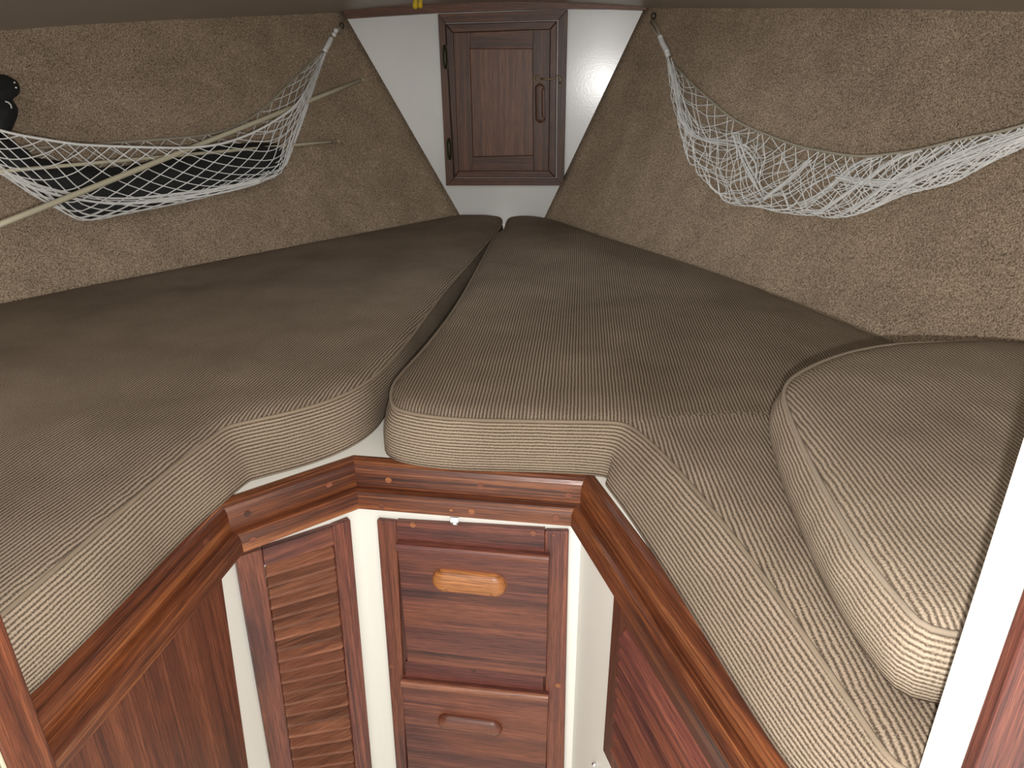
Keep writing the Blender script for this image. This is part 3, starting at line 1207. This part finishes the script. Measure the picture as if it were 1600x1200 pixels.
zts = ZT - 0.008
aft = lambda x, g=0.012: (0.462 + g - AN[0] * x) / AN[1]
bow = lambda x, g=0.012: (BD - g - AN[0] * x) / AN[1]
LC = []
for px, py, s_ in ((120, 860, .034), (244, 750, .036), (336, 680, .040), (348, 671, .044), (362, 665, .044), (480, 640, .040), (555, 611, .030), (600, 577, .006), (640, 530, .004), (690, 460, .004), (735, 410, .004), (762, 378, .004)):
    LC.append(kz(px, py, zts, s_))
x0 = hz(0, 963, zts)
LC.insert(0, (x0[0], x0[1], .032))
x0 = x0 + (x0 - hz(120, 860, zts)) * 0.62
LC.insert(0, (x0[0] + .002, aft(x0[0]), .028))
LC.insert(0, (x0[0] - .04, aft(x0[0] - .04), .01))
LC += [(-0.036, 2.60, 0), (-0.036, bow(-0.04, .05), 0), (-0.075, bow(-0.08, 0.02), 0), (-0.15, bow(-.15, .014), 0), (-0.215, bow(-0.2, 0.02), 0)]
hb = curve_t(BLf, 60)
for p in hb[4::4]:
    q = p - OL * 0.012
    if q[1] > aft(q[0]) + 0.02 and (q - CAM) @ AN < BD - 0.04:
        LC.append((q[0], q[1], -0.02))
q = LC[-1]
LC.append((q[0] - 0.03, aft(q[0] - 0.03), -0.01))
LC.append((-1.1, aft(-1.1), 0.0))
cushL, _, _ = cushion('berth_cushion', LC, ZB, ZT, math.radians(10.5), 'large brown corduroy berth cushion on the left, beside the hammock with the black bag', seed=1)

RC = []
for px, py, s_ in ((775, 366, .003), (755, 405, .003), (715, 480, .003), (670, 540, .003), (625, 588, .006), (612, 608, .012), (612, 632, .02), (622, 643, .026), (700, 656, .022), (850, 659, .020), (950, 660, .030), (974, 662, .046), (995, 672, .056), (1050, 722, .062), (1160, 852, .062), (1290, 1040, .05)):
    RC.append(kz(px, py, zts, s_))
RC = RC[::-1]
RC.insert(0, kz(1362, 1146, zts, .035))
xe = hz(1385, 1180, zts)[0]
aft_r = lambda x, g=0.008: (0.425 + g - AN[0] * x) / AN[1]
RC.insert(0, (xe + .003, aft_r(xe), .014))
RC.insert(0, (xe + .03, aft_r(xe + .03), .004))
RC += [(-0.022, 2.52, 0), (-0.012, bow(-.01, .05), 0), (0.03, bow(0.04, .014), 0), (0.10, bow(.1, .014), 0)]
hb = curve_t(BRf, 60)
for p in hb[3::3]:
    q = p - OR * 0.012
    if q[1] > aft(q[0]) + 0.02 and (q - CAM) @ AN < BD - 0.04:
        RC.append((q[0], q[1], -0.02))
q = RC[-1]
RC.append((q[0] + 0.0, aft_r(q[0]), -0.01))
cushR, _, _ = cushion('berth_cushion', RC, ZB, ZT, math.radians(5.5), 'large brown corduroy berth cushion in the middle and right, partly under the loose cushion', seed=2, crease=hz(1090, 657, ZT)[1], heading2=math.radians(0.5))

CC = []
z2s = Z2 - 0.008
for px, py, s_ in ((1345, 872, .012), (1262, 722, .012), (1230, 645, .010), (1223, 616, .008), (1240, 592, .006), (1300, 563, .004), (1370, 546, .003), (1435, 541, .003), (1600, 537, .003)):
    CC.append(kz(px, py, z2s, s_))
xe = hz(1440, 985, z2s)[0]
CC.insert(0, kz(1418, 960, z2s, .012))
CC.insert(0, kz(1441, 988, z2s, .010))
CC.insert(0, kz(1462, 993, z2s, .008))
CC += [(0.925, 1.05, -.01), (0.945, 0.8, -.01), (0.955, aft_r(.955, .055), -.01), (0.6, aft_r(.6, .05), 0)]
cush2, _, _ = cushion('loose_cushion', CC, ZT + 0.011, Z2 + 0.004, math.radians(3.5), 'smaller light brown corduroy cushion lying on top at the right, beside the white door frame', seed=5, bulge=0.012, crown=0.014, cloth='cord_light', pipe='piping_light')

# ------------------------------------------------------------------ anchor locker door in the forward bulkhead
lk = root('locker_door', BULK.at(789, 289), 'small brown wooden locker door with hook and hinges in the white forward bulkhead', 'locker door')
TLq, TRq, BRq, BLq = (684, 22), (887, 15), (881, 290), (697, 290)
LTL, LTR, LBR, LBL = (695, 36), (872, 31), (869.5, 279), (709, 279)
for nm, q, g in (('frame_rail', [TLq, LTL, LTR, TRq], AS), ('frame_rail', [LBL, BLq, BRq, LBR], AS), ('frame_stile', [TLq, BLq, LBL, LTL], ZV), ('frame_stile', [LTR, LBR, BRq, TRq], ZV)):
    mb = MB(); BULK.box(mb, q, 0.016, 0.0158, g); obj(nm, mb, M['locker'], lk, bevel=0.0012)
leaf = None
gpx = 1.2
LTL, LTR, LBR, LBL = (696, 37.5), (870.5, 32.5), (868, 277.5), (710, 277.5)
mb = MB(); BULK.box(mb, [LTL, LBL, LBR, LTR], 0.012, 0.0118, ZV); leaf = obj('door_leaf', mb, M['locker'], lk)
ITL, ITR, IBR, IBL = (708, 51), (859.5, 46), (857, 267), (717, 267)
for nm, q, g in (('door_border', [LTL, ITL, ITR, LTR], AS), ('door_border', [IBL, LBL, LBR, IBR], AS), ('door_border', [LTL, LBL, IBL, ITL], ZV), ('door_border', [ITR, IBR, LBR, LTR], ZV)):
    mb = MB(); BULK.box(mb, q, 0.0185, 0.0065, g); obj(nm, mb, M['locker'], leaf, bevel=0.003, seg=3)
PTL, PTR, PBR, PBL = (734, 76), (832.5, 76), (833.5, 243), (739, 245)
for nm, q, g in (('door_rail', [(ITL[0] + 27, ITL[1]), PTL, PTR, (ITR[0] - 26, ITR[1] + .5)], AS), ('door_rail', [PBL, (739, 267), (834, 267), PBR], AS),
                 ('door_stile', [ITL, IBL, (739, 267), PBL, PTL, (ITL[0] + 27, ITL[1])], ZV), ('door_stile', [(833.5, 46.5), PTR, PBR, (834, 267), IBR, ITR], ZV)):
    mb = MB(); BULK.box(mb, q, 0.0225, 0.0102, g); obj(nm, mb, M['locker'], leaf, bevel=0.0012)
mb = MB(); BULK.box(mb, [(734.5, 76.5), (739.5, 244.5), (833, 242.5), (832, 76.5)], 0.0195, 0.0072, ZV); obj('door_panel', mb, M['lockerpanel'], leaf, bevel=0.001)
pull(BULK, leaf, (843.5, 139), (844.5, 184), 0.017, 0.0045, 0.0228, M['locker'], 1, 'x')
for cxp, y0, y1 in ((694.5, 70, 108), (701, 216, 250)):
    a, b = BULK.at(cxp, y0, 0.021), BULK.at(cxp + (y1 - y0) * 0.05, y1, 0.021)
    mb = MB(); tube(mb, [a + (b - a) * k / 4 for k in range(5)], [0.003, 0.0075, 0.0075, 0.0075, 0.003], 10)
    h_ = obj('hinge', mb, M['bronze'], lk, smooth=True)
    mb = MB(); BULK.box(mb, [(cxp - 4.5, y0 + 1), (cxp - 3, y1 - 1), (cxp + 6, y1 - 1), (cxp + 4.5, y0 + 1)], 0.0195, 0.002, ZV); obj('hinge_leaf', mb, M['bronze'], h_)
# hook and eye
mb = MB()
ec = BULK.at(839, 123.5, 0.028)
tube(mb, [ec + 0.0105 * (AS * math.cos(t_) + ZV * math.sin(t_)) for t_ in np.linspace(0, 2 * math.pi, 17)[:-1]], 0.0026, 7, closed=True)
tube(mb, [BULK.at(*p, 0.028) for p in ((843.5, 123), (852, 123.3), (862, 123.5), (866, 122), (870, 119.5), (873.5, 119.3), (875.5, 122), (875.5, 126), (874.5, 131))], 0.0026, 8)
hk = obj('hook_latch', mb, M['brass'], lk, smooth=True)
mb = MB(); tube(mb, [BULK.at(834.5, 123.5, 0.018), BULK.at(835.5, 123.5, 0.028)], 0.004, 8); obj('latch_eye', mb, M['bronze'], hk)
mb = MB(); tube(mb, [BULK.at(876, 124.5, 0.012), BULK.at(875.5, 124.5, 0.03)], 0.003, 8); obj('latch_eye', mb, M['bronze'], hk)

# ------------------------------------------------------------------ hammocks


def smooth_px(P, n):
    P = chaikin(np.array(P, float), 2, closed=False)
    d = np.concatenate([[0], np.cumsum(np.linalg.norm(np.diff(P, axis=0), axis=1))])
    t = np.linspace(0, d[-1], n)
    return np.stack([np.interp(t, d, P[:, k]) for k in range(P.shape[1])], 1)


def hammock(name, front, bottom, back, label, nu, nv, seed, wobble, dens, r_net, offs, loose=0.0, slack=None):
    """front/back: px lines of the two edge cords, bottom: px line of the belly, from the bow end aft"""
    NU = 121
    fr, bo, ba = smooth_px(front, NU), smooth_px(bottom, NU), smooth_px(back, NU)
    dF, dB, dK = offs
    rnd = random.Random(seed)

    def surf(u, v):
        i = min(max(u, 0), 1) * (NU - 1)
        k = int(min(i, NU - 2)); t = i - k
        a = fr[k] * (1 - t) + fr[k + 1] * t
        b = bo[k] * (1 - t) + bo[k + 1] * t
        c = ba[k] * (1 - t) + ba[k + 1] * t
        env = min(1.0, math.sin(math.pi * min(1, max(0, u))) * 3.0 + 0.04)
        # cross-section: front cord down to belly, up to back cord
        if v < 0.5:
            s = v * 2
            s_ = math.sin(s * math.pi / 2)
            px = a * (1 - s_) + b * s_
            d = dF * (1 - s) + dB * s
        else:
            s = (v - 0.5) * 2
            s_ = 1 - math.cos(s * math.pi / 2)
            px = b * (1 - s_) + c * s_
            d = dB * (1 - s) + dK * s
        d = max(d * env, 0.006)
        e_ = wobble * env
        q = Vector((u * 9 + seed, v * 5, seed))
        w_ = mnoise.noise_vector(q)
        side = 1 - abs(2 * v - 1) * 0.6
        return px[0] + w_[0] * e_ * side, px[1] + w_[1] * e_ * 0.55 * side, max(d + w_[2] * e_ * 0.0006, 0.005)

    def pt(u, v):
        x, y, d = surf(u, v)
        return on_hull(x, y, d)
    net = MB()
    # diamond netting: two families of diagonals over (u, v); gathered at both ends
    nodes = {}

    def node(i, j):
        if (i, j) not in nodes:
            u = dens(i / nu)
            v = j / nv
            ju = (rnd.random() - 0.5) * loose / nu
            jv = (rnd.random() - 0.5) * loose / nv if 0 < j < nv else 0
            nodes[(i, j)] = (min(1, max(0, u + ju)), min(1, max(0, v + jv)))
        return nodes[(i, j)]
    for dirn in (1, -1):
        for st in range(-nv, nu + nv + 1):
            run = []
            for j in range(nv + 1):
                i = st + dirn * j if dirn == 1 else st + nv - j
                if 0 <= i <= nu:
                    run.append(node(i, j))
            if len(run) < 2:
                continue
            pts = []
            for (u0, v0), (u1, v1) in zip(run[:-1], run[1:]):
                for k in range(3):
                    t = k / 3
                    pts.append(pt(u0 + (u1 - u0) * t, v0 + (v1 - v0) * t))
            pts.append(pt(*run[-1]))
            tube(net, pts, r_net, 4, cap=False)
    # knots
    for (i, j), (u, v) in nodes.items():
        if (i * 7 + j * 3) % 2 == 0 and 0.08 < u < 0.96:
            ball(net, pt(u, v), r_net * 1.7, 5, 3)
    return surf, pt, net, fr, ba


def finish_hammock(name, label, net, fr, ba, offs, pt, hookpx, lash, beads, rope_r, loop):
    P = [on_hull(*p, 0.012) for p in lash]
    r = root(name, on_hull(*hookpx, 0.0) - V3(0, 0, 0.4), label, 'hammock', None)
    o = obj('net', net, M['net'], r, merge=False)
    o['kind'] = 'stuff'
    for ln, v in ((fr, 0.0), (ba, 1.0)):
        mb = MB()
        tube(mb, [pt(u, v) for u in np.linspace(0, 1, 90)], rope_r, 6)
        obj('edge_cord', mb, M['edgecord'] if v == 1.0 or 'right' in label else M['net'], r, smooth=True)
    # whipped lashing
    mb = MB()
    Q = resample(P, 0.004)
    rad = [0.008 + 0.0022 * math.sin(k * 2.2) for k in range(len(Q))]
    tube(mb, Q, rad, 10)
    obj('lashing', mb, M['net'], r, smooth=True)
    for bx in beads:
        mb = MB(); ball(mb, on_hull(*bx, 0.014), 0.0085, 12, 8)
        obj('knot', mb, M['net'], r, smooth=True)
    for lp in loop:
        mb = MB(); tube(mb, [on_hull(*p, 0.012) for p in lp], 0.0028, 6)
        obj('hanging_loop', mb, M['edgecord'], r, smooth=True)
    return r


def gather(e):
    return lambda t: t if e == 0 else (t ** (1 + e) if t < 1 else 1.0)


# left hammock
LF = [(507, 82), (488, 122), (468, 160), (448, 178), (412, 200), (370, 218), (340, 227), (300, 231), (220, 230), (150, 228), (110, 225), (40, 213), (0, 204), (-60, 186), (-150, 150)]
LB = [(509, 84), (494, 125), (478, 170), (462, 215), (449, 252), (440, 274), (400, 287), (300, 314), (205, 333), (150, 344), (122, 345), (88, 326), (45, 300), (0, 270), (-60, 222), (-150, 158)]
LK = [(505, 80), (478, 106), (440, 145), (405, 176), (355, 205), (300, 214), (170, 224), (110, 227), (45, 232), (0, 234), (-60, 206), (-150, 154)]
offsL = (0.135, 0.07, 0.012)
surf, pt, net, fr, ba = hammock('net_hammock', LF, LB, LK, '', 22, 13, 3, 5.0, lambda t: t * 0.8 + 0.2 * t * t, 0.0014, offsL)
rnd = random.Random(77)
for k in range(9):
    oy = rnd.gauss(0, 5)
    q = smooth_px([(x + rnd.uniform(-2, 2), y + oy * f_ + rnd.uniform(-2, 2)) for x, y, f_ in ((0, 268, .3), (45, 292, .6), (105, 308, 1), (180, 319, 1), (260, 313, 1), (350, 299, .8), (438, 274, .3), (452, 246, .2), (480, 168, .3), (507, 84, .1))], 26)
    tube(net, [on_hull(x, y, 0.085 if x < 420 else 0.03) for x, y in q], 0.0014, 4, cap=False)
hamL = finish_hammock('net_hammock', 'white net hammock on the left hull side holding a black bag and rods', net, fr, ba, offsL, pt, (533, 42), [(517.5, 60), (514, 67), (507.5, 80)], [(525, 48), (522, 54)], 0.0034,
                      [[(533, 40), (529, 44), (525, 49), (520, 57), (517, 61)], [(535, 42), (530, 46), (525.5, 50)]])
# right hammock
RF = [(1045, 92), (1062, 112), (1080, 133), (1113, 163), (1140, 184), (1180, 204), (1225, 222), (1265, 233), (1300, 238), (1335, 241.5), (1380, 242), (1440, 235), (1500, 220), (1560, 206), (1600, 197), (1700, 168)]
RB = [(1043, 92), (1051, 130), (1058, 172), (1069, 215), (1084, 248), (1105, 285), (1133, 313), (1150, 319), (1185, 320), (1220, 331), (1260, 333), (1300, 339), (1335, 335), (1375, 327), (1405, 310), (1445, 298), (1500, 275), (1560, 246), (1600, 226), (1700, 180)]
RK = [(1044, 91), (1054, 125), (1068, 160), (1090, 192), (1140, 205), (1180, 218), (1225, 246), (1270, 255), (1300, 258), (1350, 256), (1400, 250), (1460, 240), (1530, 226), (1600, 210), (1700, 174)]
offsR = (0.04, 0.03, 0.012)
surf, pt, net, fr, ba = hammock('net_hammock', RF, RB, RK, '', 42, 12, 8, 20.0, lambda t: t ** 0.92, 0.00125, offsR, loose=0.9)
# folded bunches of slack netting lying along the hammock
BUNCH = [([(1062, 178), (1076, 205), (1102, 221), (1150, 222), (1168, 232)], 9, 6, 0.0013),
         ([(1150, 212), (1160, 245), (1174, 270), (1192, 302)], 8, 6, 0.0014),
         ([(1165, 226), (1184, 250), (1182, 275)], 5, 6, 0.0014),
         ([(1192, 312), (1230, 285), (1264, 251)], 6, 3, 0.0016),
         ([(1250, 320), (1290, 300), (1332, 257), (1372, 243)], 4, 3, 0.0015),
         ([(1282, 330), (1345, 287), (1400, 245), (1440, 233)], 5, 3, 0.0016),
         ([(1330, 330), (1365, 302), (1430, 257), (1485, 226)], 6, 3.5, 0.0016),
         ([(1378, 312), (1420, 283), (1500, 238), (1560, 212)], 6, 5, 0.0016),
         ([(1310, 280), (1400, 291), (1460, 264), (1530, 237), (1602, 209), (1700, 176)], 13, 8, 0.0016),
         ([(1045, 92), (1053, 125), (1062, 178)], 9, 4, 0.0014)]
rnd = random.Random(55)
for P_, cnt, jt, rr_ in BUNCH:
    for k in range(cnt):
        ox, oy = rnd.gauss(0, jt * 0.6), rnd.gauss(0, jt * 0.6)
        q = smooth_px([(x + ox + rnd.uniform(-jt, jt) * .4, y + oy + rnd.uniform(-jt, jt) * .4) for x, y in P_], 14)
        tube(net, [on_hull(x, y, 0.03 + 0.012 * math.sin(k + n_ * .4)) for n_, (x, y) in enumerate(q)], rr_, 4, cap=False)
hamR = finish_hammock('net_hammock', 'empty crumpled white net hammock hanging on the right hull side', net, fr, ba, offsR, pt, (1020, 25), [(1031, 57), (1035, 67), (1040, 76), (1044, 88)], [(1032, 58), (1042, 80)], 0.0034,
                      [[(1016, 33), (1024, 50), (1031, 58)], [(1020, 30), (1026, 42), (1032, 57)]])


def hook(px, py, label, dx):
    c = on_hull(px, py, 0.0)
    f = on_hull(px, py, 0.02)
    n = unit(f - c)
    r = root('screw_eye', c, label, 'hook')
    mb = MB()
    a = unit(np.cross(n, ZV))
    tube(mb, [c, c + n * 0.012], 0.0035, 8)
    obj('shank', mb, M['darkmetal'], r)
    mb = MB()
    cc = c + n * 0.018
    tube(mb, [cc + 0.009 * (a * math.cos(t_) * 0.75 + ZV * math.sin(t_)) for t_ in np.linspace(0, 2 * math.pi, 15)[:-1]], 0.0026, 7, closed=True)
    obj('ring', mb, M['darkmetal'], r, smooth=True)


hook(534, 40, 'small metal screw eye in the carpet at the top end of the left hammock', 1)
hook(1021, 25, 'small dark metal screw eye in the carpet at the top end of the right hammock', 1)


# ------------------------------------------------------------------ black bag, pouch, rods
def inflated(name, outline, depth, base, mat, parent=None, step=6.0, seed=0, rough=0.004):
    K = chaikin(np.array(outline, float), 1)
    K = resample(K, step, True)
    n = len(K)
    lo, hi = K.min(0), K.max(0)
    G = np.array([(x, y) for x in np.arange(lo[0], hi[0], step) for y in np.arange(lo[1], hi[1], step)])
    G = G[inside(G, K)]
    dG = seg_dist(G, K)
    G, dG = G[dG > step * 0.6], dG[dG > step * 0.6]
    P = np.vstack([K, G])
    D = np.concatenate([np.zeros(n), dG])
    res = delaunay_2d_cdt([Vector(p) for p in P], [(i, (i + 1) % n) for i in range(n)], [], 1, 1e-6)
    dm = D.max()
    fr_, bk_ = [], []
    for p, o_ in zip(res[0], res[3]):
        d = D[o_[0]] if o_ else 0
        s = min(1, d / dm)
        h = math.sqrt(max(0, 1 - (1 - s) ** 2))
        nz = mnoise.noise(Vector((p[0] * 0.035, p[1] * 0.05, seed))) * rough * min(1, s * 3)
        fr_.append(on_hull(p[0], p[1], base + depth * 0.5 + depth * 0.5 * h + nz))
        bk_.append(on_hull(p[0], p[1], base + depth * 0.5 - depth * 0.5 * h * 0.9))
    mb = MB()
    mb.add(fr_, [list(f) for f in res[2]])
    mb.add(bk_, [list(f)[::-1] for f in res[2]])
    return obj(name, mb, mat, parent, smooth=True)


bag_out = [(-60, 190), (-20, 205), (8, 214), (18, 217), (32, 229), (46, 236), (52, 247), (75, 249), (105, 253), (132, 259), (165, 263), (198, 259), (222, 254), (262, 246), (300, 236), (338, 227), (395, 222.5), (425, 223.5), (441, 226), (443, 240), (446, 262), (437, 273), (400, 284), (300, 311), (205, 330), (145, 342), (124, 343), (90, 321), (55, 296), (0, 258), (-60, 226)]
bag = root('cloth_bag', on_hull(220, 320, 0.03), 'long soft black cloth bag lying in the left net hammock', 'bag')
inflated('bag_body', bag_out, 0.05, 0.008, M['black'], bag, seed=4, rough=0.008)
mb = MB()
tube(mb, [on_hull(x, y, 0.052) for x, y in ((60, 285), (120, 305), (200, 300), (300, 282), (400, 258), (438, 246))], 0.0018, 5)
obj('zip', mb, M['darkmetal'], bag)

pouch_out = [(-60, 112), (-20, 110), (2, 117), (10, 117), (20, 123), (28, 127), (32, 138), (31, 146), (26, 151), (19, 155), (24, 163), (29, 169), (28, 182), (23, 193), (18, 206), (8, 214), (-30, 206), (-60, 200)]
pouch = root('cloth_pouch', on_hull(0, 200, 0.03), 'black crumpled cloth bundle hanging at the left edge above the hammock', 'bundle')
inflated('cloth_body', pouch_out, 0.06, 0.006, M['black'], pouch, step=4.0, seed=9, rough=0.012)
for bx in ((22.5, 129), (25, 137)):
    mb = MB(); ball(mb, on_hull(*bx, 0.055), 0.0035, 8, 6); obj('snap', mb, M['chrome'], pouch, smooth=True)
mb = MB(); tube(mb, [on_hull(x, y, 0.062) for x, y in ((8, 158.5), (13, 160), (17, 164), (18, 169))], 0.0016, 5); obj('strap', mb, M['net'], pouch)


def rod(a, b, da, db, r, label, ferrule=None):
    A, B = on_hull(*a, da), on_hull(*b, db)
    A = A + (A - B) * 0.08
    rr = root('slim_rod', (A + B) / 2, label, 'rod', 'slim rods in the left hammock')
    mb = MB(); tube(mb, [A + (B - A) * t for t in np.linspace(0, 1, 8)], r, 10)
    obj('shaft', mb, M['rod'], rr, smooth=True)
    mb = MB(); tube(mb, [B, B + unit(B - A) * 0.006], r * 1.12, 10)
    obj('end_cap', mb, M['rod'], rr, smooth=True)
    if ferrule:
        C_ = A + (B - A) * ferrule
        mb = MB(); tube(mb, [C_, C_ + unit(B - A) * 0.002], r * 1.06, 10); obj('joint_line', mb, M['darkmetal'], rr)


rod((0, 351), (564.5, 125), 0.165, 0.02, 0.0072, 'cream slim rod slanting steeply across the left hammock, upper end near the bulkhead')
rod((0, 268), (527, 220.5), 0.085, 0.02, 0.0048, 'thinner cream rod lying almost level in the left hammock along the black bag', 0.978)

# ------------------------------------------------------------------ yellow line ends under the headliner
yl = root('yellow_line', BULK.at(652, 12, 0.2), 'pair of yellow knotted line ends hanging from the headliner by the wooden beam', 'line')
for k, (x, y1, rr) in enumerate(((649, 10.5, 0.0105), (657, 9.5, 0.0085))):
    mb = MB()
    tube(mb, [BULK.at(x + 1, -14, 0.2), BULK.at(x + 0.6, -6, 0.2), BULK.at(x + 0.3, 0, 0.2), BULK.at(x, y1 - 5, 0.2), BULK.at(x, y1, 0.2), BULK.at(x - 0.5, y1 + 3.5, 0.2)],
         [0.006, 0.006, 0.0065, rr * 0.8, rr, rr * 0.35], 10)
    obj('line_end', mb, M['yellow'], yl, smooth=True)

# ------------------------------------------------------------------ aft bulkhead: the door opening the picture is taken through
DL, DR = 0.455, 0.425          # forward faces of the bulkhead left and right of the opening
jl = hp(45, 1075, CAM + AN * DL, AN)
jr = hp(1435, 1200, CAM + AN * DR, AN)
xl = (jl - CAM) @ AS
xr = (jr - CAM) @ AS


def afp(s, d, z):                # point from starboard offset s, forward distance d, height z
    p = CAM + AS * s + AN * d
    return V3(p[0], p[1], z)


def aft_box(mb, s0, s1, d0, d1, z0, z1, grain=ZV):
    prism(mb, [afp(s0, d0, z1), afp(s1, d0, z1), afp(s1, d1, z1), afp(s0, d1, z1)], ZV, z1 - z0, V3(1, 0, 0)) if False else prism(mb, [afp(s0, d0, z0), afp(s1, d0, z0), afp(s1, d0, z1), afp(s0, d0, z1)], -AN, -(d1 - d0) * -1, grain)


mb = MB()
aft_box(mb, xl - 0.42, xl - 0.0025, DL - 0.024, DL - 0.001, FLOOR, CZ + 0.12)
tag(obj('wall_aft_left', mb, M['panel']), 'brown aft bulkhead left of the door opening', 'wall', kind='structure')
# left jamb post
mb = MB()
aft_box(mb, xl - 0.05, xl, DL - 0.045, DL, FLOOR, CZ + 0.12)
t = root('trim_6', afp(xl, DL - 0.048, FLOOR), 'dark wooden door jamb at the bottom left corner', 'trim', kind='structure')
obj('jamb_post', mb, M['panel'], t, bevel=0.002)
mb = MB(); aft_box(mb, xl - 0.06, xl - 0.001, DL - 0.049, DL - 0.0452, FLOOR, CZ + 0.12); obj('edge_strip', mb, M['pale'], t, bevel=0.001)
mb = MB(); aft_box(mb, xl - 0.09, xl - 0.002, DL - 0.068, DL - 0.0492, FLOOR, CZ + 0.12); obj('casing', mb, M['casing'], t, bevel=0.002)


# thickness of the right jamb from the picture: its near edge shows at (1496, 1200)
def proj(p):
    q = p - CAM
    d = q @ FW
    return 800 + F * (q @ cx) / d, 600 - F * (q @ cy) / d


thick = 0.03
for k in range(200):
    d = DR - 0.0005 * k
    q = afp(xr, d, 0)
    dz = 0
    # find the height that shows at row 1200 along this vertical edge
    zz = CZ - 0.6
    for it in range(30):
        x_, y_ = proj(V3(q[0], q[1], zz))
        zz += (y_ - 1200) * 0.0004
    if x_ > 1496:
        thick = DR - d
        break
mb = MB(); aft_box(mb, xr + 0.0025, xr + 0.5, DR - thick * 0.8, DR - 0.001, FLOOR, CZ + 0.12)
tag(obj('wall_aft_right', mb, M['white']), 'white aft bulkhead right of the door opening', 'wall', kind='structure')
t = root('trim_7', afp(xr, DR - 0.05, FLOOR), 'bright white door frame edge at the lower right with a wooden casing', 'trim', kind='structure')
mb = MB(); aft_box(mb, xr, xr + 0.05, DR - thick, DR, FLOOR, CZ + 0.12); obj('jamb_post', mb, M['white'], t, bevel=0.001)
mb = MB(); aft_box(mb, xr + 0.0005, xr + 0.09, DR - thick - 0.015, DR - thick - 0.0002, FLOOR, CZ + 0.12); obj('casing', mb, M['casing'], t, bevel=0.002)
print('jamb', xl, xr, thick)
